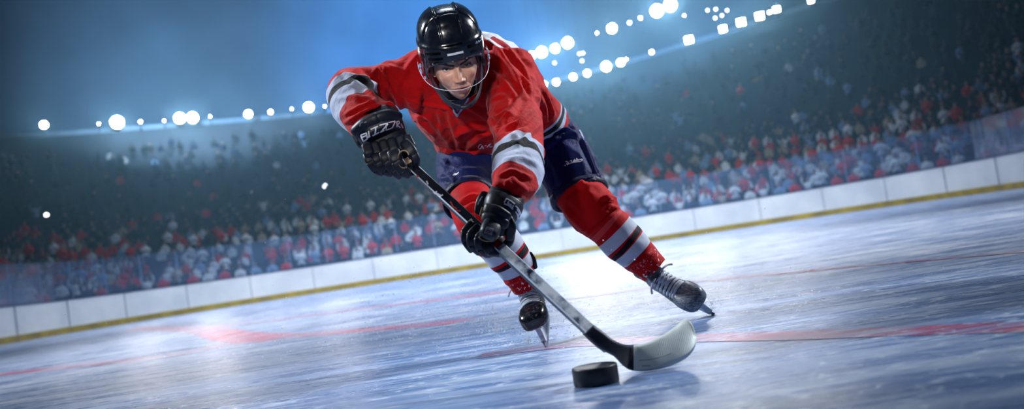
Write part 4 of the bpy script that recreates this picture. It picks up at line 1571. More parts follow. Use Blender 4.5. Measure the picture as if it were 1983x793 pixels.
TE, BE = catmull(top_e, 6), catmull(bot_e, 6)
NS = len(TE)
vs_, wv_, rr = [], [], []
for sgn in (0, 1):
    for i in range(NS):
        s = i / (NS - 1)
        dB = 2.53 - 0.075 * min(s / .35, 1.0) - 0.02 * s
        th = 0.0125 * (1 - min(s / .4, 1)) + 0.0045
        for j in range(NV):
            q = j / (NV - 1)
            x, y = TE[i] * (1 - q) + BE[i] * q
            dth = dB + 0.035 * (1 - q) * min(s / .4, 1) - 0.035 * max(0, s - .45) ** 2 * 3
            edge_t = math.sqrt(max(0.0, 1 - (2 * q - 1) ** 4)) * (1 if s < .97 else 0.5)
            vs_.append(P(x, y, dth + (-1 if sgn == 0 else 1) * th * (0.3 + 0.7 * edge_t)))
            rr.append(x)
K_ = NS * NV
fs = []
for i in range(NS - 1):
    for j in range(NV - 1):
        a0 = i * NV + j
        fs.append((a0, a0 + 1, a0 + NV + 1, a0 + NV))
        fs.append((K_ + a0, K_ + a0 + NV, K_ + a0 + NV + 1, K_ + a0 + 1))
    for j in (0, NV - 1):
        a0 = i * NV + j
        q = (a0, a0 + NV, K_ + a0 + NV, K_ + a0)
        fs.append(q if j == 0 else q[::-1])
for i in (0, NS - 1):
    for j in range(NV - 1):
        a0 = i * NV + j
        q = (a0, K_ + a0, K_ + a0 + 1, a0 + 1)
        fs.append(q if i == 0 else q[::-1])
mb = MB()
mb.add(vs_, fs)
me = mb.mesh('blade')
set_attr(me, 'tape', [min(max((x - 1130) / 230, 0), 1) + 0.00 for x in rr])
low = get_v(me)[:, 2].min()
print('blade bottom', low)
t = NT('stick_blade')
p = t.pos()
tape = t.n('ShaderNodeTexWave', {'Vector': p, 'Scale': 70.0, 'Distortion': 1.5, 'Detail': 1.0}, bands_direction='X').outputs[1]
wcol = t.mix(t.math('MULTIPLY', tape, 0.22), lin((222, 228, 222)), lin((190, 200, 198)))
sm = t.ramp(t.noise(t.pos((1, 1, 6)), 18, 5, 0.7), [(0.60, (0, 0, 0)), (0.74, (1, 1, 1))]).outputs[0]
wcol = t.mix(t.math('MULTIPLY', sm, 0.4), wcol, lin((90, 100, 108)))
dcol = t.ramp(t.noise(p, 16, 4), [(0.4, lin((18, 28, 46))), (0.7, lin((34, 50, 74)))]).outputs[0]
c = t.mix(t.math('GREATER_THAN', t.attr('tape'), 97 / 230), dcol, wcol)
M_blade = t.done(t.bsdf(c, 0.45, Normal=t.bump(tape, 0.15, 0.002)))
blade = link_mesh('blade', me, M_blade, stick)
strokes('tape_scuff', blade, [[(1237, 699), (1262, 697), (1285, 691), (1301, 685)], [(1243, 710), (1260, 709)]], 1.2, mat_noise('scuff_grey', lin((96, 106, 112)), lin((150, 158, 160)), 0.6, 60, 0), blade, 0.0008)

# ---- puck
pb = ICE(1156, 744)
dpk = (pb - CAM).dot(cF)
Rp = 44.5 * dpk / FPX
Hp = Rp * 0.80
puck = empty('hockey_puck', pb)
tag(puck, 'black rubber hockey puck lying on the ice before the stick blade', 'hockey puck')
t = NT('puck_rubber')
p = t.pos()
c = t.mix(t.noise(p, 40, 5), lin((9, 12, 16)), lin((22, 28, 36)))
scr = t.ramp(t.noise(t.pos((1, 3, 1)), 26, 6, 0.75), [(0.56, (0, 0, 0)), (0.76, (1, 1, 1))]).outputs[0]
c = t.mix(t.math('MULTIPLY', scr, 0.4), c, lin((76, 92, 106)))
M_puck = t.done(t.bsdf(c, 0.42, Normal=t.bump(t.noise(p, 90, 4), 0.25, 0.003)))
mb = MB()
prof = [(0.0, 0.0), (.90, 0.0), (.965, .02), (1.0, .08), (1.0, .5), (1.0, .92), (.985, .97), (.955, 1.0), (.93, .998), (.90, .985), (0.0, .985)]
n_ = 96
vs_ = []
for i, (r_, z_) in enumerate(prof):
    for k in range(n_):
        an = 2 * math.pi * k / n_
        kn = 1.0
        if 0.08 <= z_ <= 0.92 and r_ == 1.0:
            kn = 1 - 0.004 * (k % 2)
        vs_.append(pb + Vector((math.cos(an) * Rp * r_ * kn, math.sin(an) * Rp * r_ * kn, z_ * Hp)))
fs = [(i * n_ + k, i * n_ + (k + 1) % n_, (i + 1) * n_ + (k + 1) % n_, (i + 1) * n_ + k) for i in range(len(prof) - 1) for k in range(n_)]
mb.add(vs_, fs)
mb.build('puck_body', M_puck, puck, angle=50)
# ---- head, neck and the body under the clothes
HS = 1.05
_a = math.radians(11)
xh0 = cR * math.cos(_a) + cU * math.sin(_a)
zh0 = -cR * math.sin(_a) + cU * math.cos(_a)
tv0 = -cF
HP, HY = math.radians(21), math.radians(6)
fh = tv0 * math.cos(HP) - zh0 * math.sin(HP)
zh = zh0 * math.cos(HP) + tv0 * math.sin(HP)
fh, xh = fh * math.cos(HY) + xh0 * math.sin(HY), xh0 * math.cos(HY) - fh * math.sin(HY)
HM = Matrix((xh * HS, -fh * HS, zh * HS)).transposed().to_4x4()
HM.translation = P(886, 132, 3.16) - HM.to_3x3() @ Vector((0, -.086, 0))
HR = HM.to_3x3()


def gss(u, s):
    return np.exp(-(u / s) ** 2)


def head_shape():
    """head about the eye level: x to the viewer's right, -y out of the face, z up"""
    NU, NVv = 200, 190
    q = np.linspace(0, 2 * np.pi, NU, endpoint=False)
    # more columns across the face
    q = q - 0.42 * np.sin(q - np.pi * 1.5 + np.pi) * -1
    s = np.linspace(-0.995, 0.995, NVv)
    ph = np.arcsin(s * 0.9999)
    Q, PH = np.meshgrid(q, ph)
    x = np.cos(Q) * np.cos(PH) * .074
    y = np.sin(Q) * np.cos(PH) * .094 + .004
    z = np.sin(PH) * .118
    z = np.where(z < 0, z * 0.95, z)
    # face plane: flatten the front and drop the jaw
    front = np.clip(-y / .09, 0, 1)
    low = np.clip((-z - .012) / .10, 0, 1)
    x = x * (1 - 0.15 * low - 0.20 * low ** 2 * front)
    sq = np.clip(-z / .11, 0, 1) * front
    x = np.sign(x) * np.abs(x) ** (1 - 0.0 * sq)
    # jaw: lift the underside, keep the chin forward
    y = y - 0.012 * low * front
    y = np.where((y < 0), y * (1 - 0.06 * np.clip(1 - np.abs(x) / .07, 0, 1) * 0), y)
    # face front is flatter than a ball
    face = np.clip(-y / .05, 0, 1) ** 2
    yf = -.080 + 1.9 * x * x * 3.2 + 0.0 * z
    yf = yf + np.where(z > 0.03, (z - .03) ** 2 * 5.5, 0) + np.where(z < -.085, (z + .085) ** 2 * 9.0, 0)
    y = y * (1 - 0.75 * face) + np.maximum(yf, y - .01) * 0.75 * face
    m = np.clip(-(y + .012) / .03, 0, 1)           # features fade towards the sides
    ax = np.abs(x)
    d = np.zeros_like(x)                            # outwards
    d += -.0115 * gss(ax - .033, .0165) * gss(z + .001, .0125)          # sockets
    d += -.004 * gss(ax - .016, .008) * gss(z - .002, .012)
    d += .0065 * gss(ax - .030, .022) * gss(z - .0195, .0075)           # brow ridge
    d += .002 * gss(x, .010) * gss(z - .016, .010)
    prot = np.interp(z, [-.058, -.0515, -.0475, -.042, -.030, -.012, .004, .018, .03], [0, .002, .014, .0215, .0205, .0135, .0075, .003, 0])
    wid = np.interp(z, [-.052, -.044, -.036, -.02, .0, .02], [.0115, .0115, .0100, .0088, .0080, .010])
    d += prot * np.exp(-np.abs(x / wid) ** 2.6)
    d += .0120 * gss(ax - .0150, .0060) * gss(z + .0425, .0066)         # nostril wings
    d += -.0035 * gss(ax - .0215, .004) * gss(z + .044, .010)
    d += .006 * gss(ax - .046, .018) * gss(z + .026, .016)              # cheekbones
    d += -.0065 * gss(ax - .044, .015) * gss(z + .064, .018)            # hollow cheeks
    d += -.0035 * (gss(ax - (.024 + np.clip(-.045 - z, 0, .04) * .45), .0045) * gss(z + .058, .014))   # nose to mouth fold
    d += .0065 * gss(x, .026) * gss(z + .071, .020)                     # muzzle
    d += -.002 * gss(x, .0035) * gss(z + .057, .005)                    # philtrum
    d += .0040 * gss(x, .019) * gss(z + .0655 - .0015 * gss(x, .006), .0034)
    d += .0050 * gss(x, .016) * gss(z + .0775, .0042)
    d += -.0065 * gss(x, .0215) * gss(z + .0713, .0017)                 # mouth line
    d += -.0040 * gss(x, .016) * gss(z + .0880, .0048)
    d += .0085 * gss(x, .0165) * gss(z + .1035, .012)                   # chin
    d += -.0016 * gss(x, .002) * gss(z + .105, .008)
    d += .0035 * gss(ax - .040, .016) * gss(z + .100, .012)             # jaw corners
    y = y - d * m
    # colour maps of the skin; mouth line and nostrils carry painted shade
    lips = (np.clip(1 - (np.abs(z + .0713) / (.0088 * np.clip(1 - (ax / .0235) ** 2, 0, 1) ** .6 + 1e-5)) ** 2, 0, 1) * m)
    lips = np.clip(lips * 3, 0, 1)
    mouth = gss(z + .0713, .0024) * np.clip(1 - (ax / .021) ** 4, 0, 1) * m
    stub = np.clip(gss(x, .024) * gss(z + .0595, .0062) * 1.0 + 0.75 * np.clip((-z - .080) / .012, 0, 1) * m + 0.55 * np.clip((ax - .033) / .012, 0, 1) * np.clip((-z - .048) / .02, 0, 1), 0, 1) * (1 - lips)
    stub = np.clip(stub + .55 * gss(ax - .026, .006) * gss(z + .074, .012), 0, 1)
    nost = gss(ax - .0100, .0042) * gss(z + .0490, .0030) * m
    ruddy = np.clip(gss(ax - .043, .018) * gss(z + .035, .016) + .8 * gss(x, .012) * gss(z + .040, .010), 0, 1) * m
    z = np.where(z < -.080, -.080 + (z + .080) * 1.42, z)
    v = np.stack([x, y, z], -1).reshape(-1, 3)
    fs = []
    for j in range(NVv - 1):
        for i in range(NU):
            i2 = (i + 1) % NU
            fs.append((j * NU + i, j * NU + i2, (j + 1) * NU + i2, (j + 1) * NU + i))
    fs.append(tuple(range(NU))[::-1])
    fs.append(tuple((NVv - 1) * NU + i for i in range(NU)))
    return v, fs, dict(lips=lips.ravel(), mouth=mouth.ravel(), stubble=stub.ravel(), nostril=nost.ravel(), ruddy=ruddy.ravel())


hv, hf, hat = head_shape()
mb = MB()
mb.add([HM @ Vector(q) for q in hv], hf)
nh = len(mb.v)
# lids over the eyes
EYE = [(-.0335, -.0585, -.001), (.0335, -.0585, -.001)]
ER = .0128


def lid(mb, c, e0, e1, r, tilt):
    NA, NB = 22, 8
    vs_ = []
    for j in range(NB + 1):
        for i in range(NA + 1):
            az = math.radians(-78 + 156 * i / NA)
            sh = math.cos(az * 1.1) ** 0.7 if abs(az * 1.1) < math.pi / 2 else 0.0
            el = math.radians(e0 * max(sh, 0.05) + (e1 - e0 * max(sh, 0.05)) * j / NB + tilt * math.sin(az))
            rr = r * (1 + 0.05 * (j == 0) * 0)
            vs_.append(HM @ Vector((c[0] + rr * 1.22 * math.sin(az) * math.cos(el * .6), c[1] - rr * math.cos(az) * math.cos(el), c[2] + rr * math.sin(el))))
    mb.add(vs_, [(j * (NA + 1) + i, j * (NA + 1) + i + 1, (j + 1) * (NA + 1) + i + 1, (j + 1) * (NA + 1) + i) for j in range(NB) for i in range(NA)])


for sx, c in zip((-1, 1), EYE):
    lid(mb, c, 15, 88, ER * 1.07, sx * 7)
    lid(mb, c, -17, -88, ER * 1.07, sx * 7)
# ears
for s in (-1, 1):
    rs = []
    for (z, y, w, th) in ((-.030, .002, .006, .004), (-.022, .006, .010, .007), (-.005, .012, .014, .009), (.012, .014, .017, .010), (.024, .014, .013, .008), (.031, .013, .006, .004)):
        c = Vector((s * (.0735 + (z + .03) * .12), y, z))
        rs.append((HM @ c, HR @ Vector((s * .35 * w, .9 * w, 0)), HR @ Vector((th * .9, -s * th * .3, 0))))
    loft(mb, rs, 16, round_caps=0.5)
# neck, trunk and limbs inside the clothes
loft(mb, [(HM @ Vector((0, .030, -.035)), HR @ Vector((.052, 0, 0)), HR @ Vector((0, .054, 0))), (HM @ Vector((0, .045, -.09)), HR @ Vector((.054, 0, 0)), HR @ Vector((0, .054, 0))),
          (HM @ Vector((0, .075, -.13)), HR @ Vector((.062, 0, 0)), HR @ Vector((0, .058, 0))), (P(898, 165, 3.53), HR @ Vector((.09, 0, 0)), HR @ Vector((0, .07, 0)))], 28)


def inner(st, k):
    return [(c, a * k, b * k) for (c, a, b) in rings(st, 4)]


for st, k in ((torso[:6], .72), (arm_l, .62), (arm_r, .62), (hip, .7), (th_l, .72), (th_r, .72), (so_l, .72), (so_r, .72)):
    loft(mb, inner(st, k), 16)
me = mb.mesh('body')
for k, a in hat.items():
    set_attr(me, k, np.concatenate([a, np.zeros(len(me.vertices) - len(a))]))
t = NT('skin')
p = t.pos()
c = t.mix(t.noise(p, 40, 5), lin((226, 176, 150)), lin((206, 150, 124)))
c = t.mix(t.math('MULTIPLY', t.attr('ruddy'), 0.35), c, lin((206, 120, 100)))
st_n = t.ramp(t.noise(p, 900, 2), [(0.35, (0.35, 0.35, 0.35)), (0.65, (1, 1, 1))]).outputs[0]
c = t.mix(t.math('MULTIPLY', t.math('MULTIPLY', t.attr('stubble'), st_n), 0.88), c, lin((62, 56, 62)))
c = t.mix(t.math('MULTIPLY', t.attr('lips'), 0.85), c, lin((160, 70, 68)))
c = t.mix(t.math('MULTIPLY', t.attr('mouth'), 1.0), c, lin((30, 8, 10)))
c = t.mix(t.attr('nostril'), c, lin((60, 26, 22)))
M_skin = t.done(t.bsdf(c, 0.42, Normal=t.bump(t.noise(p, 260, 4), 0.12, 0.0015), Subsurface_Weight=0.08, Subsurface_Radius=(.008, .004, .002)))
body = link_mesh('body', me, M_skin, player)

# eyes
t = NT('eye')
r = t.attr('iris')
c = t.ramp(r, [(0, lin((6, 6, 8))), (0.18, lin((60, 44, 32))), (0.40, lin((34, 24, 18))), (0.46, lin((226, 224, 222)))]).outputs[0]
M_eye = t.done(t.bsdf(c, 0.08))
look = (HR.inverted() @ (CAM - HM.translation)).normalized()
for c in EYE:
    vs_, fs, ir = [], [], []
    NU, NVv = 32, 24
    for j in range(NVv + 1):
        th = math.pi * j / NVv
        for i in range(NU):
            q = 2 * math.pi * i / NU
            d = Vector((math.sin(th) * math.cos(q), -math.cos(th), math.sin(th) * math.sin(q)))
            d = Vector((0, -1, 0)).rotation_difference(look) @ d
            vs_.append(HM @ Vector((c[0] + d.x * ER, c[1] + d.y * ER, c[2] + d.z * ER)))
            ir.append(min(th / 1.05, 1.0))
    fs = [(j * NU + i, j * NU + (i + 1) % NU, (j + 1) * NU + (i + 1) % NU, (j + 1) * NU + i) for j in range(NVv) for i in range(NU)]
    mb = MB()
    mb.add(vs_, fs)
    me = mb.mesh('eye')
    set_attr(me, 'iris', ir)
    link_mesh('eye', me, M_eye, body)

# hair: brows, lashes, sideburns and the fringe under the helmet
M_hairp = mat_noise('dark_hair', lin((24, 22, 26)), lin((40, 34, 34)), 0.6, 200, 0.4, bdist=0.002)
bv_body = BVHTree.FromPolygons([Vector(q) for q in hv], hf)


def on_face(x, z, lift):
    h_ = bv_body.ray_cast(Vector((x, -.3, z)), Vector((0, 1, 0)))
    return (h_[0] + Vector((0, -lift, 0))) if h_[0] else Vector((x, -.06, z))


for s in (-1, 1):
    mb = MB()
    rs = []
    for (x, z, w) in ((.0100, .0080, .0028), (.016, .0098, .0046), (.024, .0132, .0056), (.034, .0180, .0056), (.044, .0218, .0048), (.052, .0212, .0028), (.057, .0185, .0012)):
        c = on_face(s * x, z, .0008)
        rs.append((HM @ c, HR @ Vector((0, 0, w)), HR @ Vector((0, .0032, 0))))
    loft(mb, rs, 12, round_caps=0.6)
    mb.build('eyebrow', M_hairp, body)
    mb = MB()
    c0 = EYE[0 if s < 0 else 1]
    rs = []
    for i in range(15):
        az = math.radians(-66 + 132 * i / 14)
        el = math.radians(15 * max(math.cos(az * 1.1), 0) ** .7 + s * 7 * math.sin(az))
        c = Vector((c0[0] + ER * 1.09 * 1.22 * math.sin(az) * math.cos(el * .6), c0[1] - ER * 1.09 * math.cos(az) * math.cos(el), c0[2] + ER * 1.09 * math.sin(el)))
        rs.append((HM @ c, HR @ Vector((0, 0, .0011)), HR @ Vector((0, .0014, 0))))
    loft(mb, rs, 8)
    mb.build('eyelashes', M_hairp, body)
mb = MB()
for s in (-1, 1):
    rs = []
    for (z, y, w) in ((.045, -.028, .016), (.02, -.020, .014), (-.002, -.013, .009), (-.014, -.010, .004)):
        h_ = bv_body.ray_cast(Vector((s * .2, y, z)), Vector((-s, 0, 0)))
        c = h_[0] if h_[0] else Vector((s * .07, y, z))
        rs.append((HM @ c, HR @ Vector((0, w, 0)), HR @ Vector((.004, 0, 0))))
    loft(mb, rs, 14, round_caps=0.5)
mb.build('hair', M_hairp, body)

# ---- helmet
t = NT('helmet_shell')
p = t.pos()
c = t.mix(t.noise(p, 30, 4), lin((10, 14, 24)), lin((18, 26, 40)))
M_helm = t.done(t.bsdf(c, t.ramp(t.noise(p, 60, 5), [(0.3, (0.12, 0.12, 0.12)), (0.7, (0.28, 0.28, 0.28))]).outputs[0], Coat_Weight=0.4, Coat_Roughness=0.1))
M_helm_d = mat_noise('helmet_vent_shade', lin((2, 3, 6)), lin((5, 6, 10)), 0.9, 20, 0, Specular_IOR_Level=0.05)
HC, HRX, HRY, HRZ = Vector((0, .022, .058)), .1045, .140, .132


def helm_dir(az, el):
    """az 0 = front, 90 = viewer's right; el from the horizon"""
    return Vector((math.sin(az) * math.cos(el), -math.cos(az) * math.cos(el), math.sin(el)))


def helm_pt(az, el, k=1.0):
    d = helm_dir(az, el)
    pw = 2.5                                            # fuller than an egg at the shoulders
    r = (abs(d.x) ** pw + abs(d.y) ** pw + abs(d.z) ** pw) ** (-1 / pw) if d.z > 0 else (abs(d.x) ** 2.2 + abs(d.y) ** 2.2 + abs(d.z) ** 2.2) ** (-1 / 2.2)
    b_ = min(max(d.z, 0) * 4, 1)
    r = r * b_ + (1 - b_) * (abs(d.x) ** 2.2 + abs(d.y) ** 2.2 + abs(d.z) ** 2.2) ** (-1 / 2.2)
    return Vector((HC.x + d.x * HRX * k * r, HC.y + d.y * HRY * k * r, HC.z + d.z * HRZ * k * r))


def low_el(az):
    """lower edge of the shell as elevation (degrees) round the head"""
    a = abs((math.degrees(az) + 180) % 360 - 180)
    return float(np.interp(a, [0, 35, 55, 75, 95, 120, 180], [-11.5, -12, -17, -30, -35, -40, -42]))


NA, NE = 220, 110
vs_, fs = [], []
for j in range(NE + 1):
    for i in range(NA):
        az = 2 * math.pi * i / NA
        e0 = low_el(az)
        el = math.radians(e0 + (90 - e0) * (j / NE) ** 0.9)
        q = helm_pt(az, el)
        eld = math.degrees(el)
        k = 1.0
        # rim band round the brow stands proud of the dome
        band = 16 - 6 * math.cos(az)
        edge = 1 / (1 + math.exp(-(band - eld) / 1.2))
        k += .050 * edge
        if eld < e0 + 2.5:
            k -= .012
        # the two long ridges
        ax_ = abs(q.x)
        if eld > band:
            up = min((eld - band) / 14, 1)
            rear = 1 / (1 + math.exp(-(q.y + .058) / .006))     # behind the cross seam
            ridge = math.exp(-((ax_ - .037) / .0035) ** 2)
            side_ = 1 / (1 + math.exp(-(ax_ - .037) / .0015))
            k += up * (.018 * ridge * (0.5 + rear) + .036 * side_ * rear)
            groove = math.exp(-((q.y + .058 + .05 * ax_) / .0030) ** 2)
            k -= up * .022 * groove
            k -= up * .012 * math.exp(-((ax_ - .0325) / .0018) ** 2)
        d = helm_pt(az, el, k)
        vs_.append(HM @ d)
        if False:
            pass
for j in range(NE):
    for i in range(NA):
        i2 = (i + 1) % NA
        fs.append((j * NA + i, j * NA + i2, (j + 1) * NA + i2, (j + 1) * NA + i))
mb = MB()
mb.add(vs_, fs)
helm = mb.build('helmet', M_helm, player)
sol = helm.modifiers.new('thickness', 'SOLIDIFY')
sol.thickness, sol.offset = 0.006, -1


def patch(az0, az1, el0, el1, k, n=16, m_=4):
    vv = [HM @ helm_pt(math.radians(az0 + (az1 - az0) * i / n), math.radians(el0 + (el1 - el0) * j / m_), k) for j in range(m_ + 1) for i in range(n + 1)]
    return vv, [(j * (n + 1) + i, j * (n + 1) + i + 1, (j + 1) * (n + 1) + i + 1, (j + 1) * (n + 1) + i) for j in range(m_) for i in range(n)]


mb = MB()
for (a0, a1, e0, e1) in ((-52, -24, 0.5, 4.0), (-50, -22, -6.5, -3.2), (22, 40, 1.0, 5.5), (26, 50, -6, -3), (46, 62, -2, 4), (-70, -58, -4, 1), (-15, 15, 9.5, 11.5)):
    mb.add(*patch(a0, a1, e0, e1, 1.054))
mb.build('vent', M_helm_d, helm)  # near-black patches on the shell paint the shade inside the vents
mb = MB()
mb.add(*patch(-13.5, 13.5, -2.6, 0.4, 1.055))
mb.build('brow_label', mat_noise('helmet_label', lin((214, 220, 230)), lin((190, 198, 212)), 0.3, 40, 0), helm)
mb = MB()
for (az, el) in ((-7, -10.5), (17, -10.5), (-42, -11), (48, -12)):
    c = helm_pt(math.radians(az), math.radians(el), 1.056)
    d = helm_dir(math.radians(az), math.radians(el))
    a = d.orthogonal().normalized() * .0030
    loft(mb, [(HM @ c, HR @ a, HR @ d.cross(a)), (HM @ (c + d * .002), HR @ (a * .8), HR @ (d.cross(a) * .8))], 12, round_caps=0.5)
for (x_, el) in ((-.018, 74), (.020, 70), (.0, 62), (-.022, 66), (.026, 78)):
    az = math.asin(min(1, abs(x_) / HRX / math.cos(math.radians(el)))) * (1 if x_ > 0 else -1)
    c = helm_pt(az, math.radians(el), 1.0)
    d = helm_dir(az, math.radians(el))
    a = d.orthogonal().normalized() * .0018
    loft(mb, [(HM @ c, HR @ a, HR @ d.cross(a)), (HM @ (c + d * .0015), HR @ (a * .8), HR @ (d.cross(a) * .8))], 10, round_caps=0.5)
mb.build('screw', M_steel, helm)
# side letters on the helmet's right temple
strokes('temple_lettering', helm, [[(921, 85), (922, 80)], [(924, 84), (926, 78), (928, 82)], [(929, 74), (932, 70)], [(928, 80), (932, 76)]], 1.6, mat_noise('temple_mark', lin((130, 150, 180)), lin((100, 120, 150)), 0.4, 40, 0), helm)

# ear covers down the sides of the face
mb = MB()
for s in (-1, 1):
    rs = []
    for (z, y, w) in ((.035, .020, .046), (.005, .022, .042), (-.020, .024, .034), (-.036, .026, .018)):
        rs.append((HM @ Vector((s * (.100 - .10 * max(.0, -.005 - z)), y, z)), HR @ Vector((0, w, 0)), HR @ Vector((.006, 0, 0))))
    loft(mb, rs, 24, round_caps=0.4, sq=0.8)
mb.build('ear_cover', M_helm, helm)

# ---- clear half visor with a bright cut edge
t = NT('visor_polycarbonate')
tr = t.n('ShaderNodeBsdfTransparent', {'Color': (0.95, 0.97, 1.0, 1)}).outputs[0]
gl = t.n('ShaderNodeBsdfGlossy', {'Color': (1, 1, 1, 1), 'Roughness': 0.06}).outputs[0]
lw = t.n('ShaderNodeLayerWeight', {'Blend': 0.22}).outputs[1]
M_visor = t.done(t.n('ShaderNodeMixShader', {0: t.math('MULTIPLY', lw, 0.40, clamp=True), 1: tr, 2: gl}).outputs[0])
VRX, VRY = .119, .150


def visor_pt(a, v):
    """a -1..1 round the face, v 0 top .. 1 lower edge"""
    az = math.radians(100 * a)
    zt = .030 + .012 * abs(a)
    zb = float(np.interp(abs(a), [0, .25, .5, .72, .88, 1.0], [-.064, -.061, -.052, -.034, -.010, .020]))
    z = zt + (zb - zt) * v
    k = 1 - 0.10 * max(0, -z) / .06
    return Vector((VRX * k * math.sin(az) * 1.0, .020 - VRY * (1 - .05 * v) * math.cos(az), z))


NA_, NV_ = 60, 12
vs_ = [HM @ visor_pt(-1 + 2 * i / NA_, j / NV_) for j in range(NV_ + 1) for i in range(NA_ + 1)]
mb = MB()
mb.add(vs_, [(j * (NA_ + 1) + i, j * (NA_ + 1) + i + 1, (j + 1) * (NA_ + 1) + i + 1, (j + 1) * (NA_ + 1) + i) for j in range(NV_) for i in range(NA_)])
mb.build('visor', M_visor, helm)
mb = MB()
rs = []
for i in range(NA_ + 1):
    a = -1 + 2 * i / NA_
    rs.append((HM @ visor_pt(a, 1.0), HR @ Vector((0, 0, .0011)), HR @ Vector((math.sin(a * 1.7) * .0011, -math.cos(a * 1.7) * .0011, 0))))
loft(mb, rs, 8)
t = NT('visor_edge')
M_vedge = t.done(t.bsdf(lin((200, 214, 232)), 0.15, Specular_IOR_Level=0.8))
mb.build('visor_edge', M_vedge, helm)
# pale fittings where the visor is screwed on, with printed marks
M_fit = mat_noise('visor_fitting', lin((176, 196, 222)), lin((120, 146, 184)), 0.25, 60, 0)
for s in (-1, 1):
    mb = MB()
    vs_ = []
    for j in range(7):
        for i in range(9):
            q = visor_pt(s * (.60 + .26 * i / 8), .10 + (.80 - .25 * i / 8) * j / 6)
            d = Vector((q.x / VRX ** 2, (q.y - .02) / VRY ** 2, 0)).normalized()
            vs_.append(HM @ (q + d * .0012))
    mb.add(vs_, [(j * 9 + i, j * 9 + i + 1, (j + 1) * 9 + i + 1, (j + 1) * 9 + i) for j in range(6) for i in range(8)])
    mb.build('visor_fitting', M_visor, helm)
fit = []
for s in (-1, 1):
    mb = MB()
    for (a, v, r_) in ((.70, .22, .006), (.72, .50, .0075), (.78, .36, .004), (.66, .74, .004)):
        q = visor_pt(s * a, v)
        d = Vector((q.x / VRX ** 2, (q.y - .02) / VRY ** 2, 0)).normalized()
        e = d.cross(Vector((0, 0, 1))).normalized()
        rs = [(HM @ (q + d * .002 + (e * math.cos(g) + Vector((0, 0, 1)) * math.sin(g)) * r_), HR @ ((e * math.cos(g) + Vector((0, 0, 1)) * math.sin(g)) * r_ * .30), HR @ (d * .0012)) for g in np.linspace(0, 2 * math.pi, 17)]
        loft(mb, rs, 6)
    mb.build('visor_washer', M_fit, helm)

# ---- chin strap and cup
M_strap = mat_noise('chin_strap_navy', lin((8, 14, 28)), lin((16, 26, 48)), 0.55, 60, 0.1)
mb = MB()
for s in (-1, 1):
    for pts in ([(.088, -.010, -.006, .010), (.080, -.022, -.045, .009), (.064, -.046, -.090, .008), (.040, -.076, -.117, .008), (.018, -.092, -.127, .008)],
                [(.092, .020, -.025, .008), (.082, .006, -.068, .008), (.062, -.026, -.108, .007), (.040, -.060, -.123, .007), (.016, -.080, -.132, .007)]):
        C_ = catmull(pts, 6)
        rs = []
        for i, r in enumerate(C_):
            T = Vector((C_[min(i + 1, len(C_) - 1)] - C_[max(i - 1, 0)])[:3]).normalized()
            nn = Vector((r[0], r[1] * .6, 0)).normalized()
            a = T.cross(nn).normalized()
            rs.append((HM @ Vector((s * r[0], r[1], r[2])), HR @ Vector((s * a.x, a.y, a.z)) * r[3], HR @ Vector((s * nn.x, nn.y, nn.z)) * .0025))
        loft(mb, rs, 10, round_caps=0.5)
loft(mb, [(HM @ Vector((x_, -.088 + 14 * x_ * x_, -.131 + 6 * x_ * x_)), HR @ Vector((0, .005, .006)), HR @ Vector((0, .006, -.004))) for x_ in np.linspace(-.028, .028, 9)], 12, round_caps=0.6)
mb.build('chin_strap', M_strap, helm)

# ---- collar of the jersey and the guard round the neck
mb = MB()
loft(mb, [(HM @ Vector((0, .030, -.070)), HR @ Vector((.064, 0, 0)), HR @ Vector((0, .070, .01))), (HM @ Vector((0, .030, -.108)), HR @ Vector((.060, 0, 0)), HR @ Vector((0, .066, .01))),
          (P(886, 162, 3.40), (cR * .066), (cF * .05 + cU * .045)), (P(887, 170, 3.46), (cR * .068), (cF * .05 + cU * .045))], 32)
mb.build('neck_guard', mat_noise('neck_guard_black', lin((6, 8, 14)), lin((12, 16, 26)), 0.9, 40, 0.2, Specular_IOR_Level=0.1), player)


def surf_fill(name, host, poly, mat, parent, lift, step=1.5):
    """cloth panel lying on the host inside a pixel outline"""
    bvh = bvh_of(host)
    xs_ = np.arange(min(q[0] for q in poly) - 1, max(q[0] for q in poly) + 2, step)
    ys_ = np.arange(min(q[1] for q in poly) - 1, max(q[1] for q in poly) + 2, step)
    idx, vs_, fs = {}, [], []
    X_, Y_ = np.meshgrid(xs_, ys_)
    ins = inside(X_.ravel(), Y_.ravel(), poly).reshape(X_.shape) > -0.4
    for j in range(len(ys_)):
        for i in range(len(xs_)):
            if ins[j, i]:
                q, _n = on_surface(bvh, xs_[i], ys_[j], lift)
                if q is not None:
                    idx[(i, j)] = len(vs_)
                    vs_.append(q)
    for (i, j) in idx:
        c4 = [(i, j), (i + 1, j), (i + 1, j + 1), (i, j + 1)]
        if all(k in idx for k in c4):
            fs.append(tuple(idx[k] for k in c4))
    mb = MB()
    mb.add(vs_, fs)
    return mb.build(name, mat, parent, smooth=True)


surf_fill('undershirt', jersey, [(862, 186), (874, 204), (886, 219), (896, 205), (905, 190), (898, 178), (872, 176)], mat_noise('undershirt_dark', lin((18, 24, 40)), lin((34, 44, 66)), 0.7, 60, 0.2), jersey, 0.003)
surf_fill('undershirt', jersey, [(875, 203), (886, 218), (896, 203), (886, 206)], mat_noise('undershirt_grey', lin((92, 106, 140)), lin((60, 74, 108)), 0.7, 60, 0.2), jersey, 0.0045)
strokes('collar_trim', jersey, [[(856, 182), (864, 192), (874, 207), (886, 223), (897, 207), (906, 192), (909, 184)]], 3.2, mat_noise('collar_grey', lin((150, 164, 196)), lin((120, 134, 170)), 0.6, 60, 0), jersey, 0.006)
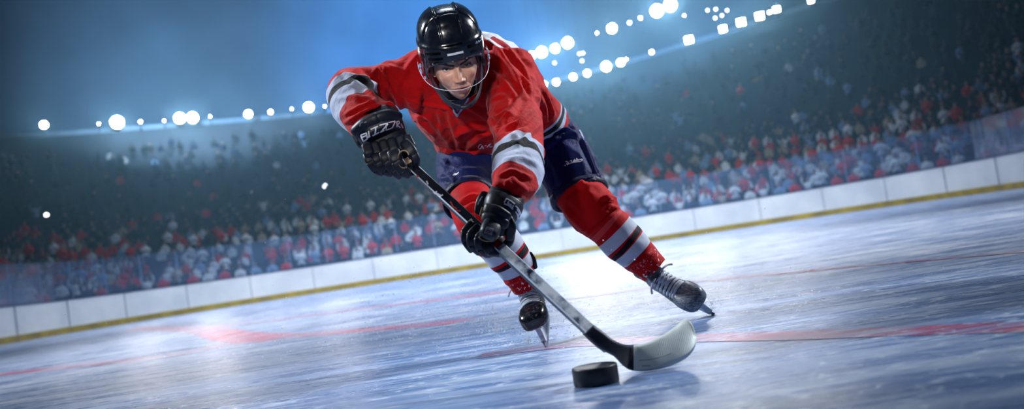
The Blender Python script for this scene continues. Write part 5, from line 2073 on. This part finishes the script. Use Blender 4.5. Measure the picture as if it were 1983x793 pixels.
# ================================================================== snow thrown up by the skates
t = NT('snow_flake')
sd = t.n('ShaderNodeBsdfDiffuse', {'Color': lin((244, 247, 252))}).outputs[0]
sl = t.n('ShaderNodeBsdfTranslucent', {'Color': lin((244, 247, 252))}).outputs[0]
M_snow = t.done(t.n('ShaderNodeMixShader', {0: 0.5, 1: sd, 2: sl}).outputs[0])


def spray(n, src, spread_, up, size, bias=1.5):
    """flakes flung from a point: a widening, thinning arc"""
    out = []
    for _ in range(n):
        u = random.random() ** bias
        q = Vector(src) + Vector((random.gauss(0, 1) * spread_.x, random.gauss(0, 1) * spread_.y, 0)) * u
        q.z = abs(random.gauss(0, 1)) * up * (0.25 + u) * 0.6 + 0.004
        out.append((q, size * random.uniform(0.4, 1.0) * (1.6 if random.random() < 0.06 else 1)))
    return out


def flakes(name, pts, label):
    ico = [Vector(p).normalized() for p in ((0, 0, 1), (.9, 0, -.4), (-.5, .8, -.3), (-.4, -.8, -.35))]
    vs_, fs = [], []
    for (c, r) in pts:
        k = len(vs_)
        Rm = Euler((random.uniform(0, 6), random.uniform(0, 6), random.uniform(0, 6))).to_matrix()
        vs_ += [tuple(c + Rm @ p * r) for p in ico]
        fs += [(k, k + 1, k + 2), (k, k + 2, k + 3), (k, k + 3, k + 1), (k + 1, k + 3, k + 2)]
    mb = MB()
    mb.add(vs_, fs)
    return tag(mb.build(name, M_snow, smooth=True), label, 'snow', kind='stuff')


fl, fr_ = ICE(1075, 664), ICE(1380, 604)
pts = spray(1300, fl + Vector((-.25, .9, 0)), Vector((.75, 1.1, 0)), .34, .0036) + spray(500, fl + Vector((-.10, .1, 0)), Vector((.30, .22, 0)), .10, .0032)
pts += spray(800, fl + Vector((-.8, 1.8, 0)), Vector((.8, .9, 0)), .40, .0044, 0.9)
flakes('snow_spray', pts, 'white snow flakes flung up around the front skate and left of it')
pts = spray(420, fr_ + Vector((.05, .25, 0)), Vector((.35, .35, 0)), .10, .0030) + spray(160, fr_, Vector((.14, .10, 0)), .05, .0026)
flakes('snow_spray', pts, 'fine snow flakes kicked up behind the rear skate on the right')
